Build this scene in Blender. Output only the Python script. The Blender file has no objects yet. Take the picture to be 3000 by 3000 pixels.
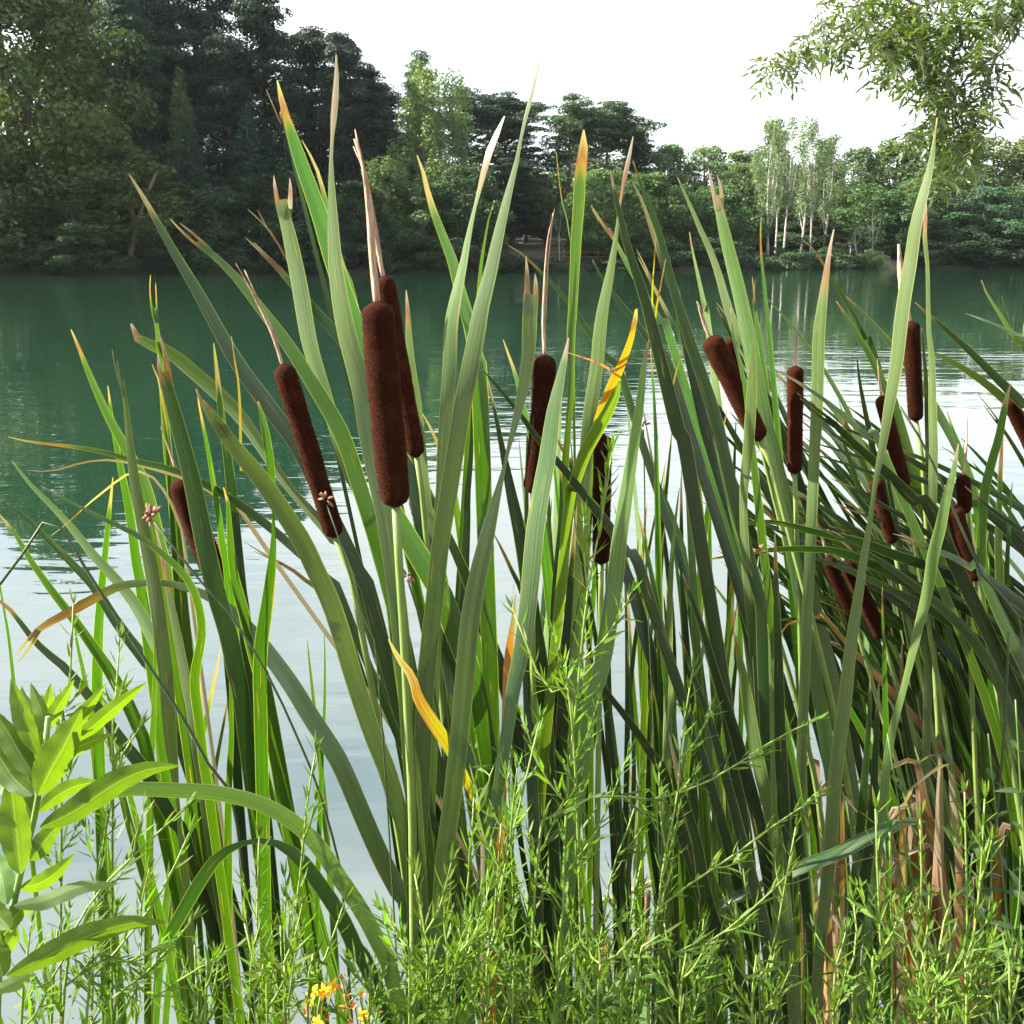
import bpy, math, random
import numpy as np
from mathutils import Vector, Matrix

R = math.radians
sc = bpy.context.scene
COL = sc.collection

# ---------------------------------------------------------------- camera, sky, sun, exposure
CAM = np.array([0.0, 0.0, 2.0])
PITCH = R(14.0)
F = 3075.0                                   # focal length in pixels of the 3000 px frame
cam = bpy.data.cameras.new('camera')
cam.sensor_fit = 'HORIZONTAL'
cam.angle = 2 * math.atan(1500 / F)
cam.clip_start = 0.05
cam.clip_end = 2000
cam_ob = bpy.data.objects.new('camera', cam)
COL.objects.link(cam_ob)
cam_ob.location = CAM
cam_ob.rotation_euler = (math.pi / 2 - PITCH, 0, 0)
sc.camera = cam_ob

SUN_EL, SUN_AZ = R(34), R(-87)               # azimuth from +Y, clockwise: the sun stands to the left
world = bpy.data.worlds.new('World')
sc.world = world
world.use_nodes = True
wt = world.node_tree
bg = wt.nodes['Background']
bg.inputs[1].default_value = 0.062
sky = wt.nodes.new('ShaderNodeTexSky')
sky.sky_type = 'NISHITA'
sky.sun_disc = False
sky.sun_elevation = SUN_EL
sky.sun_rotation = SUN_AZ % (2 * math.pi)
sky.air_density = 1.0
sky.dust_density = 1.5
tc = wt.nodes.new('ShaderNodeTexCoord')
mp = wt.nodes.new('ShaderNodeMapping')
mp.inputs['Scale'].default_value = (1.0, 1.0, 3.2)
nz = wt.nodes.new('ShaderNodeTexNoise')
nz.inputs['Scale'].default_value = 2.3
nz.inputs['Detail'].default_value = 7
nz.inputs['Roughness'].default_value = 0.55
rp = wt.nodes.new('ShaderNodeValToRGB')
rp.color_ramp.elements[0].position = 0.36
rp.color_ramp.elements[0].color = (0.42, 0.42, 0.42, 1)
rp.color_ramp.elements[1].position = 0.56
rp.color_ramp.elements[1].color = (1, 1, 1, 1)
mxs = wt.nodes.new('ShaderNodeMix')
mxs.data_type = 'RGBA'
mxs.inputs['B'].default_value = (6.0, 6.2, 6.5, 1)
wt.links.new(tc.outputs['Generated'], mp.inputs['Vector'])
wt.links.new(mp.outputs['Vector'], nz.inputs['Vector'])
wt.links.new(nz.outputs['Fac'], rp.inputs['Fac'])
wt.links.new(rp.outputs['Color'], mxs.inputs['Factor'])
wt.links.new(sky.outputs['Color'], mxs.inputs['A'])
wt.links.new(mxs.outputs['Result'], bg.inputs['Color'])

sun = bpy.data.lights.new('sun', 'SUN')
sun.energy = 5.0
sun.angle = R(0.53)
sun.color = (1.0, 0.93, 0.80)
sun_ob = bpy.data.objects.new('sun', sun)
COL.objects.link(sun_ob)
SUN_DIR = Vector((math.sin(SUN_AZ) * math.cos(SUN_EL), math.cos(SUN_AZ) * math.cos(SUN_EL), math.sin(SUN_EL)))
sun_ob.rotation_euler = SUN_DIR.to_track_quat('Z', 'Y').to_euler()
sun_ob.location = (-20, 5, 30)

sc.view_settings.view_transform = 'Standard'
sc.view_settings.look = 'None'
sc.view_settings.gamma = 1
sc.view_settings.use_curve_mapping = False
sc.view_settings.exposure = 2.6
sc.cycles.max_bounces = 8
sc.cycles.transparent_max_bounces = 8

# ---------------------------------------------------------------- helpers
CP, SP = math.cos(PITCH), math.sin(PITCH)


def at(u, v, d):
    """the point seen at (u, v) of the 3000 px frame whose horizontal distance ahead is d"""
    rx, ry = (u - 1500) / F, (1500 - v) / F
    y = CP + ry * SP
    z = -SP + ry * CP
    k = d / y
    return np.array([rx * k, d, CAM[2] + z * k])


def px(d, v=1500):
    """metres per pixel of the 3000 px frame at horizontal distance d, row v"""
    return d / (CP + (1500 - v) / F * SP) / F


def floor_pt(u, d, z):
    """ground point under column u at distance d and height z"""
    t = (z - CAM[2]) / d                     # dir_z / dir_y
    ry = (t * CP + SP) / (CP - t * SP)
    k = d / (CP + ry * SP)
    return np.array([(u - 1500) / F * k, d, z])


def spline(P, n, dense=14):
    P = np.asarray(P, float)
    if len(P) < 3:
        P = np.array([P[0] + (P[-1] - P[0]) * t for t in np.linspace(0, 1, 4)])
    A = np.vstack([2 * P[0] - P[1], P, 2 * P[-1] - P[-2]])
    t = np.linspace(0, 1, dense, endpoint=False)[:, None]
    out = []
    for i in range(1, len(A) - 2):
        p0, p1, p2, p3 = A[i - 1], A[i], A[i + 1], A[i + 2]
        out.append(0.5 * (2 * p1 + (p2 - p0) * t + (2 * p0 - 5 * p1 + 4 * p2 - p3) * t ** 2 + (3 * p1 - p0 - 3 * p2 + p3) * t ** 3))
    C = np.vstack(out + [A[-2][None]])
    # light smoothing, ends kept
    for _ in range(6):
        C[1:-1] = 0.5 * C[1:-1] + 0.25 * (C[:-2] + C[2:])
    s = np.concatenate([[0], np.cumsum(np.linalg.norm(np.diff(C[:, :3], axis=0), axis=1))])
    q = np.linspace(0, s[-1], n)
    return np.stack([np.interp(q, s, C[:, k]) for k in range(C.shape[1])], 1), q


def unit(a):
    return a / np.maximum(np.linalg.norm(a, axis=-1, keepdims=True), 1e-9)


class MB:
    """collects vertices, faces and uvs of one mesh"""

    def __init__(s):
        s.v, s.f, s.uv, s.n = [], [], [], 0

    def add(s, V, Fc, UV=None):
        V = np.asarray(V, float)
        s.v.append(V)
        s.f += [tuple(i + s.n for i in f) for f in Fc]
        s.uv.append(np.zeros((len(V), 2)) if UV is None else np.asarray(UV, float))
        s.n += len(V)

    def mesh(s, name, mat, off=(0, 0, 0), smooth=True):
        V = np.vstack(s.v) - np.asarray(off)
        UV = np.vstack(s.uv)
        me = bpy.data.meshes.new(name)
        me.from_pydata(V.tolist(), [], s.f)
        li = np.empty(len(me.loops), np.int32)
        me.loops.foreach_get('vertex_index', li)
        me.uv_layers.new(name='UVMap').data.foreach_set('uv', UV[li].ravel())
        if smooth:
            me.shade_smooth()
        if mat:
            me.materials.append(mat)
        return me

    def build(s, name, mat, parent=None, off=(0, 0, 0), smooth=True, color=None):
        return link(name, s.mesh(name, mat, off, smooth), parent, color)


def link(name, me, parent=None, color=None):
    o = bpy.data.objects.new(name, me)
    COL.objects.link(o)
    o.parent = parent
    if color is not None:
        o.color = color
    return o


def thing(name, label, cat, loc=(0, 0, 0), group=None):
    o = bpy.data.objects.new(name, None)
    o.empty_display_size = 0.1
    COL.objects.link(o)
    o.location = loc
    o['label'] = label
    o['category'] = cat
    if group:
        o['group'] = group
    return o


def tag(o, label, cat, group=None):
    o['label'] = label
    o['category'] = cat
    if group:
        o['group'] = group
    return o


def tube(mb, P, rad, k=7, cap=True, uvs=1.0):
    P = np.asarray(P, float)
    n = len(P)
    rad = np.broadcast_to(np.asarray(rad, float), (n,))
    T = unit(np.gradient(P, axis=0))
    ref = np.array([0.31, -0.87, 0.37])
    A = unit(np.cross(T, ref))
    B = np.cross(T, A)
    th = np.arange(k) * 2 * math.pi / k
    V = P[:, None] + rad[:, None, None] * (np.cos(th)[None, :, None] * A[:, None] + np.sin(th)[None, :, None] * B[:, None])
    s = np.concatenate([[0], np.cumsum(np.linalg.norm(np.diff(P, axis=0), axis=1))])
    UV = np.stack([np.broadcast_to(np.arange(k) / k, (n, k)), np.broadcast_to(s[:, None], (n, k))], 2)
    Fc = [(i * k + j, i * k + (j + 1) % k, (i + 1) * k + (j + 1) % k, (i + 1) * k + j) for i in range(n - 1) for j in range(k)]
    if cap:
        Fc += [tuple(range(k))[::-1], tuple(range((n - 1) * k, n * k))]
    mb.add(V.reshape(-1, 3), Fc, UV.reshape(-1, 2))


def quads_mesh(name, Q, mat, rnd=None):
    """Q (n,4,3): one mesh of n separate quads, with a random value per face"""
    n = len(Q)
    me = bpy.data.meshes.new(name)
    me.vertices.add(n * 4)
    me.vertices.foreach_set('co', Q.reshape(-1).astype(np.float32))
    me.loops.add(n * 4)
    me.loops.foreach_set('vertex_index', np.arange(n * 4, dtype=np.int32))
    me.polygons.add(n)
    me.polygons.foreach_set('loop_start', np.arange(0, n * 4, 4, dtype=np.int32))
    me.update(calc_edges=True)
    a = me.attributes.new('rnd', 'FLOAT', 'FACE')
    a.data.foreach_set('value', (rnd if rnd is not None else np.random.default_rng(1).random(n)).astype(np.float32))
    me.materials.append(mat)
    return me


# ---------------------------------------------------------------- materials
def new_mat(name):
    m = bpy.data.materials.new(name)
    m.use_nodes = True
    m.node_tree.nodes.clear()
    nt = m.node_tree
    out = nt.nodes.new('ShaderNodeOutputMaterial')
    return m, nt, out


def N(nt, t, **kw):
    n = nt.nodes.new(t)
    for k, v in kw.items():
        if k.startswith('_'):
            setattr(n, k[1:], v)
        else:
            n.inputs[k.replace('__', ' ')].default_value = v
    return n


def mathn(nt, op, a, b=None, c=None, clamp=False):
    n = nt.nodes.new('ShaderNodeMath')
    n.operation = op
    n.use_clamp = clamp
    for i, x in enumerate((a, b, c)):
        if x is None:
            continue
        if isinstance(x, (int, float)):
            n.inputs[i].default_value = x
        else:
            nt.links.new(x, n.inputs[i])
    return n.outputs[0]


def mix(nt, fac, a, b, mode='MIX'):
    n = nt.nodes.new('ShaderNodeMix')
    n.data_type = 'RGBA'
    n.blend_type = mode
    for s, x in (('Factor', fac), ('A', a), ('B', b)):
        if isinstance(x, (int, float)):
            n.inputs[s].default_value = x
        elif isinstance(x, tuple):
            n.inputs[s].default_value = x
        else:
            nt.links.new(x, n.inputs[s])
    return n.outputs['Result']


def ramp(nt, fac, stops, interp='LINEAR'):
    n = nt.nodes.new('ShaderNodeValToRGB')
    n.color_ramp.interpolation = interp
    e = n.color_ramp.elements
    while len(e) < len(stops):
        e.new(0.5)
    for el, (p, c) in zip(e, stops):
        el.position = p
        el.color = c if len(c) == 4 else (*c, 1)
    nt.links.new(fac, n.inputs[0])
    return n.outputs[0]


def g(x):
    return (x, x, x, 1)


def leaf_shader(nt, out, col, trans_col, trans, rough=0.45, spec=0.5, normal=None):
    p = N(nt, 'ShaderNodeBsdfPrincipled', Roughness=rough)
    p.inputs['Specular IOR Level'].default_value = spec
    nt.links.new(col, p.inputs['Base Color'])
    t = N(nt, 'ShaderNodeBsdfTranslucent')
    nt.links.new(trans_col, t.inputs['Color'])
    if normal is not None:
        nt.links.new(normal, p.inputs['Normal'])
    m = N(nt, 'ShaderNodeMixShader')
    if isinstance(trans, (int, float)):
        m.inputs[0].default_value = trans
    else:
        nt.links.new(trans, m.inputs[0])
    nt.links.new(p.outputs[0], m.inputs[1])
    nt.links.new(t.outputs[0], m.inputs[2])
    nt.links.new(m.outputs[0], out.inputs[0])


def blade_material(name='cattail_leaf', thick=0.06):
    """long strap leaf: obj.color is the leaf's own colour, its alpha the length of the dried tip in metres"""
    m, nt, out = new_mat(name)
    L = nt.links.new
    uv = N(nt, 'ShaderNodeUVMap')
    sx = N(nt, 'ShaderNodeSeparateXYZ')
    L(uv.outputs[0], sx.inputs[0])
    x, y = sx.outputs[0], sx.outputs[1]
    oi = N(nt, 'ShaderNodeObjectInfo')
    rnd = oi.outputs['Random']
    cv = N(nt, 'ShaderNodeCombineXYZ')
    L(mathn(nt, 'MULTIPLY', x, 13), cv.inputs[0])
    L(mathn(nt, 'MULTIPLY', y, 1.3), cv.inputs[1])
    L(mathn(nt, 'MULTIPLY', rnd, 50), cv.inputs[2])
    n1 = N(nt, 'ShaderNodeTexNoise', Scale=1.0, Detail=2.0)
    L(cv.outputs[0], n1.inputs['Vector'])
    cv2 = N(nt, 'ShaderNodeCombineXYZ')
    L(mathn(nt, 'MULTIPLY', x, 3.0), cv2.inputs[0])
    L(mathn(nt, 'MULTIPLY', y, 9.0), cv2.inputs[1])
    L(mathn(nt, 'MULTIPLY', rnd, 90), cv2.inputs[2])
    n2 = N(nt, 'ShaderNodeTexNoise', Scale=1.0, Detail=4.0)
    L(cv2.outputs[0], n2.inputs['Vector'])
    # body
    val = mathn(nt, 'ADD', mathn(nt, 'MULTIPLY', n1.outputs['Fac'], 1.0), mathn(nt, 'MULTIPLY', n2.outputs['Fac'], 0.6))
    val = mathn(nt, 'ADD', val, 0.2)
    vv = N(nt, 'ShaderNodeCombineXYZ')
    for i in range(3):
        L(val, vv.inputs[i])
    body = mix(nt, 1.0, oi.outputs['Color'], vv.outputs[0], 'MULTIPLY')
    hue = N(nt, 'ShaderNodeHueSaturation')
    L(mathn(nt, 'MULTIPLY_ADD', rnd, 0.035, 0.485), hue.inputs['Hue'])
    L(mathn(nt, 'MULTIPLY_ADD', rnd, 0.35, 0.83), hue.inputs['Value'])
    L(body, hue.inputs['Color'])
    body = hue.outputs[0]
    # thin pale margins
    edge = mathn(nt, 'ABSOLUTE', mathn(nt, 'SUBTRACT', x, 0.5))
    em = ramp(nt, edge, [(0.45, g(0)), (0.488, g(0.8))])
    body = mix(nt, em, body, (0.20, 0.23, 0.065, 1))
    # sparse rusty flecks
    cv3 = N(nt, 'ShaderNodeCombineXYZ')
    L(mathn(nt, 'MULTIPLY', x, 7.0), cv3.inputs[0])
    L(mathn(nt, 'MULTIPLY', y, 14.0), cv3.inputs[1])
    L(mathn(nt, 'MULTIPLY', rnd, 33), cv3.inputs[2])
    n3 = N(nt, 'ShaderNodeTexNoise', Scale=1.0, Detail=3.0)
    L(cv3.outputs[0], n3.inputs['Vector'])
    fl = ramp(nt, n3.outputs['Fac'], [(0.655, g(0)), (0.72, g(0.6))])
    body = mix(nt, fl, body, (0.24, 0.13, 0.03, 1))
    # dried tip
    t = mathn(nt, 'DIVIDE', y, mathn(nt, 'MAXIMUM', oi.outputs['Alpha'], 0.001))
    t = mathn(nt, 'ADD', t, mathn(nt, 'MULTIPLY', mathn(nt, 'SUBTRACT', n1.outputs['Fac'], 0.5), 1.0))
    t = mathn(nt, 'ADD', t, mathn(nt, 'MULTIPLY', edge, -0.5))
    t = mathn(nt, 'MULTIPLY', t, 0.5)
    tipc = ramp(nt, t, [(0.0, (0.20, 0.165, 0.135)), (0.16, (0.15, 0.095, 0.065)), (0.30, (0.115, 0.042, 0.018)), (0.42, (0.15, 0.085, 0.018)), (0.6, (0.10, 0.10, 0.02))])
    tipc = mix(nt, ramp(nt, mathn(nt, 'FRACT', mathn(nt, 'MULTIPLY', rnd, 7.3)), [(0.45, g(0)), (0.6, g(0.85))]), tipc, (0.17, 0.135, 0.10, 1))
    tm = ramp(nt, t, [(0.40, g(1)), (0.62, g(0))])
    col = mix(nt, tm, body, tipc)
    trc = mix(nt, 1.0, col, (1.7, 1.9, 0.38, 1), 'MULTIPLY')
    bp = N(nt, 'ShaderNodeBump', Strength=0.25, Distance=0.002)
    L(n1.outputs['Fac'], bp.inputs['Height'])
    # the leaf is thin near its tip and spongy and opaque lower down
    tf = N(nt, 'ShaderNodeMapRange')
    tf.inputs['From Min'].default_value = 0.10
    tf.inputs['From Max'].default_value = 0.42
    tf.inputs['To Min'].default_value = 0.40
    tf.inputs['To Max'].default_value = thick
    L(y, tf.inputs['Value'])
    leaf_shader(nt, out, col, trc, tf.outputs[0], 0.33, 0.55, bp.outputs[0])
    return m


def simple_leaf(name, trans=0.4, tint=(1.6, 1.9, 0.5, 1), rough=0.5, spec=0.4, veins=False, vary=0.6, attr=False):
    m, nt, out = new_mat(name)
    L = nt.links.new
    oi = N(nt, 'ShaderNodeObjectInfo')
    col = oi.outputs['Color']
    if attr:
        at_ = N(nt, 'ShaderNodeAttribute', _attribute_name='rnd')
        f = at_.outputs['Fac']
    else:
        geo = N(nt, 'ShaderNodeNewGeometry')
        f = geo.outputs['Random Per Island']
    tc = N(nt, 'ShaderNodeTexCoord')
    nz = N(nt, 'ShaderNodeTexNoise', Scale=(0.35 if attr else 30.0), Detail=2.0)
    L(tc.outputs['Object'], nz.inputs['Vector'])
    v = mathn(nt, 'ADD', mathn(nt, 'MULTIPLY', f, vary), mathn(nt, 'MULTIPLY', nz.outputs['Fac'], vary))
    v = mathn(nt, 'ADD', v, 1 - vary)
    vv = N(nt, 'ShaderNodeCombineXYZ')
    for i in range(3):
        L(v, vv.inputs[i])
    col = mix(nt, 1.0, col, vv.outputs[0], 'MULTIPLY')
    hs = N(nt, 'ShaderNodeHueSaturation')
    L(mathn(nt, 'MULTIPLY_ADD', f, 0.05, 0.475), hs.inputs['Hue'])
    L(col, hs.inputs['Color'])
    col = hs.outputs[0]
    nrm = None
    if veins:
        uv = N(nt, 'ShaderNodeUVMap')
        sx = N(nt, 'ShaderNodeSeparateXYZ')
        L(uv.outputs[0], sx.inputs[0])
        e = mathn(nt, 'ABSOLUTE', mathn(nt, 'SUBTRACT', sx.outputs[0], 0.5))
        w = mathn(nt, 'SUBTRACT', mathn(nt, 'MULTIPLY', sx.outputs[1], 14), mathn(nt, 'MULTIPLY', e, 7.5))
        w = mathn(nt, 'ABSOLUTE', mathn(nt, 'SUBTRACT', mathn(nt, 'FRACT', w), 0.5))
        sv = ramp(nt, w, [(0.0, g(0.75)), (0.075, g(0))])
        mid = ramp(nt, e, [(0.02, g(1)), (0.05, g(0))])
        vm = mix(nt, 1.0, sv, mid, 'LIGHTEN')
        col = mix(nt, mathn(nt, 'MULTIPLY', vm, 0.3), col, (0.20, 0.27, 0.10, 1))
        bp = N(nt, 'ShaderNodeBump', Strength=0.2, Distance=0.002)
        L(vm, bp.inputs['Height'])
        bp.invert = True
        nrm = bp.outputs[0]
    trc = mix(nt, 1.0, col, tint, 'MULTIPLY')
    leaf_shader(nt, out, col, trc, trans, rough, spec, nrm)
    return m


def plain(name, base, rough=0.7, var=0.35, scale=20, spec=0.4, bump=0.0, second=None, stretch=(1, 1, 1), coords='Object', tint_obj=False):
    m, nt, out = new_mat(name)
    L = nt.links.new
    tc = N(nt, 'ShaderNodeTexCoord')
    mp = N(nt, 'ShaderNodeMapping')
    mp.inputs['Scale'].default_value = stretch
    L(tc.outputs[coords], mp.inputs[0])
    nz = N(nt, 'ShaderNodeTexNoise', Scale=scale, Detail=5.0)
    L(mp.outputs[0], nz.inputs['Vector'])
    second = second or tuple(c * (1 - var) for c in base)
    col = ramp(nt, nz.outputs['Fac'], [(0.32, second), (0.68, base)])
    if tint_obj:
        oi = N(nt, 'ShaderNodeObjectInfo')
        col = mix(nt, 1.0, col, oi.outputs['Color'], 'MULTIPLY')
    p = N(nt, 'ShaderNodeBsdfPrincipled', Roughness=rough)
    p.inputs['Specular IOR Level'].default_value = spec
    L(col, p.inputs['Base Color'])
    if bump:
        b = N(nt, 'ShaderNodeBump', Strength=bump, Distance=0.01)
        L(nz.outputs['Fac'], b.inputs['Height'])
        L(b.outputs[0], p.inputs['Normal'])
    L(p.outputs[0], out.inputs[0])
    return m, p


def water_material():
    m, nt, out = new_mat('lake_water')
    L = nt.links.new
    geo = N(nt, 'ShaderNodeNewGeometry')
    def layer(sx, sy, det, warp=None):
        mp = N(nt, 'ShaderNodeMapping')
        mp.inputs['Scale'].default_value = (sx, sy, 1)
        L(geo.outputs['Position'], mp.inputs[0])
        n = N(nt, 'ShaderNodeTexNoise', Scale=1.0, Detail=det, Distortion=0.4)
        L(mp.outputs[0], n.inputs['Vector'])
        return n.outputs['Fac']
    w1 = layer(0.9, 2.6, 3.0)
    w2 = layer(0.16, 0.42, 2.0)
    patch = layer(0.05, 0.13, 2.0)
    pm = ramp(nt, patch, [(0.42, g(0.2)), (0.62, g(1))])
    h = mathn(nt, 'ADD', mathn(nt, 'MULTIPLY', mathn(nt, 'MULTIPLY', w1, pm), 0.014), mathn(nt, 'MULTIPLY', w2, 0.018))
    b = N(nt, 'ShaderNodeBump', Strength=1.0, Distance=1.0)
    L(h, b.inputs['Height'])
    p = N(nt, 'ShaderNodeBsdfPrincipled', Roughness=0.015, IOR=2.8)
    p.inputs['Specular IOR Level'].default_value = 0.5
    n = layer(0.03, 0.05, 3.0)
    L(ramp(nt, n, [(0.3, (0.0060, 0.0220, 0.0118)), (0.7, (0.0085, 0.0290, 0.0155))]), p.inputs['Base Color'])
    L(b.outputs[0], p.inputs['Normal'])
    L(p.outputs[0], out.inputs[0])
    return m


M_BLADE = blade_material()
M_THIN = blade_material('thin_cattail_leaf', 0.36)
M_HERB = simple_leaf('herb_leaf', 0.42, (1.7, 1.9, 0.35, 1), 0.55, 0.2, vary=0.5)
M_BROAD = simple_leaf('broad_leaf', 0.5, (1.9, 1.9, 0.25, 1), 0.5, 0.25, veins=True, vary=0.25)
M_ASH = simple_leaf('ash_leaf', 0.35, (1.6, 1.8, 0.5, 1), 0.4, 0.5, vary=0.6)
M_CROWN = simple_leaf('tree_foliage', 0.28, (1.5, 1.7, 0.5, 1), 0.6, 0.25, vary=0.62, attr=True)
def head_material():
    m, nt, out = new_mat('cattail_head')
    tc = N(nt, 'ShaderNodeTexCoord')
    n1 = N(nt, 'ShaderNodeTexNoise', Scale=520.0, Detail=4.0)
    n2 = N(nt, 'ShaderNodeTexNoise', Scale=38.0, Detail=5.0, Roughness=0.65)
    oi = N(nt, 'ShaderNodeObjectInfo')
    for n in (n1, n2):
        nt.links.new(tc.outputs['Object'], n.inputs['Vector'])
    fine = ramp(nt, n1.outputs['Fac'], [(0.3, (0.017, 0.0045, 0.0024)), (0.7, (0.040, 0.0115, 0.0052))])
    worn = mix(nt, ramp(nt, n2.outputs['Fac'], [(0.52, g(0)), (0.74, g(0.55))]), fine, (0.070, 0.026, 0.012, 1))
    hs = N(nt, 'ShaderNodeHueSaturation')
    nt.links.new(mathn(nt, 'MULTIPLY_ADD', oi.outputs['Random'], 0.35, 0.45), hs.inputs['Value'])
    nt.links.new(worn, hs.inputs['Color'])
    p = N(nt, 'ShaderNodeBsdfPrincipled', Roughness=1.0)
    p.inputs['Specular IOR Level'].default_value = 0.04
    p.inputs['Sheen Weight'].default_value = 0.06
    p.inputs['Sheen Roughness'].default_value = 0.4
    p.inputs['Sheen Tint'].default_value = (0.75, 0.25, 0.12, 1)
    nt.links.new(hs.outputs[0], p.inputs['Base Color'])
    b = N(nt, 'ShaderNodeBump', Strength=0.7, Distance=0.002)
    nt.links.new(mathn(nt, 'ADD', n1.outputs['Fac'], n2.outputs['Fac']), b.inputs['Height'])
    nt.links.new(b.outputs[0], p.inputs['Normal'])
    nt.links.new(p.outputs[0], out.inputs[0])
    return m


M_HEAD = head_material()
M_FUZZ, _ = plain('cattail_fuzz', (0.022, 0.006, 0.003), 1.0, scale=200, spec=0.0)
M_SPIKE, _ = plain('dry_spike', (0.36, 0.25, 0.17), 0.8, scale=60, second=(0.17, 0.09, 0.05), bump=0.5, stretch=(6, 6, 0.6))
M_STALK, _ = plain('green_stalk', (0.13, 0.18, 0.040), 0.5, scale=30, second=(0.08, 0.125, 0.025), stretch=(4, 4, 0.5), tint_obj=True)
M_BARK, _ = plain('bark', (0.10, 0.08, 0.06), 0.9, scale=3, second=(0.045, 0.036, 0.028), bump=0.6, stretch=(3, 3, 0.6))
M_PALEBARK, _ = plain('pale_bark', (0.36, 0.33, 0.30), 0.8, scale=2.5, second=(0.15, 0.135, 0.12), stretch=(1.2, 1.2, 0.7))
M_TWIG, _ = plain('twig', (0.11, 0.085, 0.06), 0.8, scale=30)
M_WATER = water_material()
M_BANK, _ = plain('bank_soil', (0.10, 0.085, 0.05), 0.95, scale=5, second=(0.035, 0.05, 0.018), bump=0.6)
M_FAR, _ = plain('far_ground', (0.05, 0.042, 0.024), 0.95, scale=0.35, second=(0.022, 0.028, 0.012), bump=0.3)
M_DIRT, _ = plain('dirt', (0.12, 0.10, 0.07), 0.95, scale=1.2, second=(0.07, 0.055, 0.038))
M_WOOD, _ = plain('weathered_wood', (0.13, 0.075, 0.055), 0.85, scale=40, second=(0.075, 0.042, 0.034), bump=0.7, stretch=(2, 2, 0.25))
M_WIRE, _ = plain('galvanised_wire', (0.16, 0.16, 0.16), 0.5, scale=50)
M_PAINT, _ = plain('blue_paint', (0.03, 0.085, 0.11), 0.5, scale=3)
M_WHITE, _ = plain('white_plastic', (0.75, 0.82, 0.84), 0.4, scale=30, var=0.1)
M_YELLOW, _ = plain('yellow_petal', (0.80, 0.52, 0.015), 0.5, scale=60, second=(0.75, 0.36, 0.01))
M_WITHER, _ = plain('withered_petal', (0.52, 0.25, 0.06), 0.8, scale=80, second=(0.30, 0.10, 0.03))
M_RUST, _ = plain('rush_spikelet', (0.15, 0.052, 0.026), 0.8, scale=300, second=(0.20, 0.11, 0.065))

# ---------------------------------------------------------------- the setting
SH_U = [-2500, 0, 800, 1500, 2300, 3000, 5500]
SH_D = [86, 92, 96, 102, 117, 128, 140]
SH_X = [at(u, 733, d)[0] for u, d in zip(SH_U, SH_D)]


def shore_y(x):
    return np.interp(x, SH_X, SH_D) + 1.2 * np.sin(x * 0.21) + 0.6 * np.sin(x * 0.57 + 1)


def far_z(x, y):
    t = np.maximum(y - shore_y(x), 0)
    return -0.35 + 0.9 * (1 - np.exp(-t / 1.5)) + 0.085 * t + 0.4 * np.sin(x * 0.13) * np.clip(t / 20, 0, 1)


def grid_mesh(name, X, Y, Z, mat):
    ny, nx = X.shape
    mb = MB()
    Fc = [(j * nx + i, j * nx + i + 1, (j + 1) * nx + i + 1, (j + 1) * nx + i) for j in range(ny - 1) for i in range(nx - 1)]
    mb.add(np.stack([X, Y, Z], 2).reshape(-1, 3), Fc)
    o = mb.build(name, mat)
    o['kind'] = 'structure'
    return o


mb = MB()
mb.add([(-600, -5, 0), (600, -5, 0), (600, 400, 0), (-600, 400, 0)], [(0, 1, 2, 3)])
o = mb.build('lake_water', M_WATER)
o['kind'] = 'structure'
xs = np.linspace(-260, 300, 180)
ts = np.concatenate([[-3, -1, -0.3, 0.2, 0.7, 1.5, 3, 6], np.linspace(10, 260, 30)])
X, T = np.meshgrid(xs, ts)
Y = shore_y(X) + T
grid_mesh('far_bank', X, Y, np.where(T < 0, -0.35 + 0.3 * T, far_z(X, Y)), M_FAR)


def near_edge(x):
    return 1.15 + 0.45 / (1 + np.exp(-(x - 0.7) * 3)) + 1.6 / (1 + np.exp(-(x - 2.6) * 3))


def near_z(x, y):
    e = near_edge(x)
    return np.clip((e - y) * 0.55, -0.6, 0.38) + 0.02 * np.sin(x * 5) * np.cos(y * 4)


X, Y = np.meshgrid(np.linspace(-30, 30, 200), np.concatenate([np.linspace(-40, -3, 12), np.linspace(-2.5, 6, 50)]))
grid_mesh('near_bank', X, Y, near_z(X, Y), M_BANK)

# ---------------------------------------------------------------- far trees: a few grown kinds, then individuals
def rdir(rng, n):
    return unit(rng.normal(size=(n, 3)))


def leaf_quads(rng, P, Nm, size, aspect=0.55, along=None):
    """rhombic leaf sprays at P facing Nm"""
    n = len(P)
    A = along if along is not None else unit(np.cross(Nm, rdir(rng, n)))
    B = unit(np.cross(Nm, A))
    s = (size * rng.uniform(0.6, 1.35, n))[:, None]
    fold = Nm * s * rng.uniform(-0.15, 0.25, (n, 1))
    return np.stack([P - A * s * 0.5, P + B * s * aspect * 0.5 + fold, P + A * s * 0.5, P - B * s * aspect * 0.5 + fold * 0.6], 1)


def clump_leaves(rng, C, Rr, per, size, squash=(1, 1, 1), up=0.35, aspect=0.55):
    """leaves on and inside a cloud of clumps"""
    Q, W = [], []
    sq = np.array(squash)
    for c, r in zip(C, Rr):
        k = max(8, int(per * r * r))
        d = rdir(rng, k)
        d[:, 2] += up * rng.random(k)
        d = unit(d)
        rad = r * (0.55 + 0.5 * rng.random(k) ** 0.6)
        P = c + d * rad[:, None] * sq
        nm = unit(d * 0.7 + rdir(rng, k) * 0.75 + np.array([0, 0, 0.35]))
        Q.append(leaf_quads(rng, P, nm, size, aspect))
        W.append(np.clip(0.5 * rng.random() + 0.5 * rng.random(k), 0, 1))
    return np.concatenate(Q), np.concatenate(W)


KINDS = {}


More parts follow.
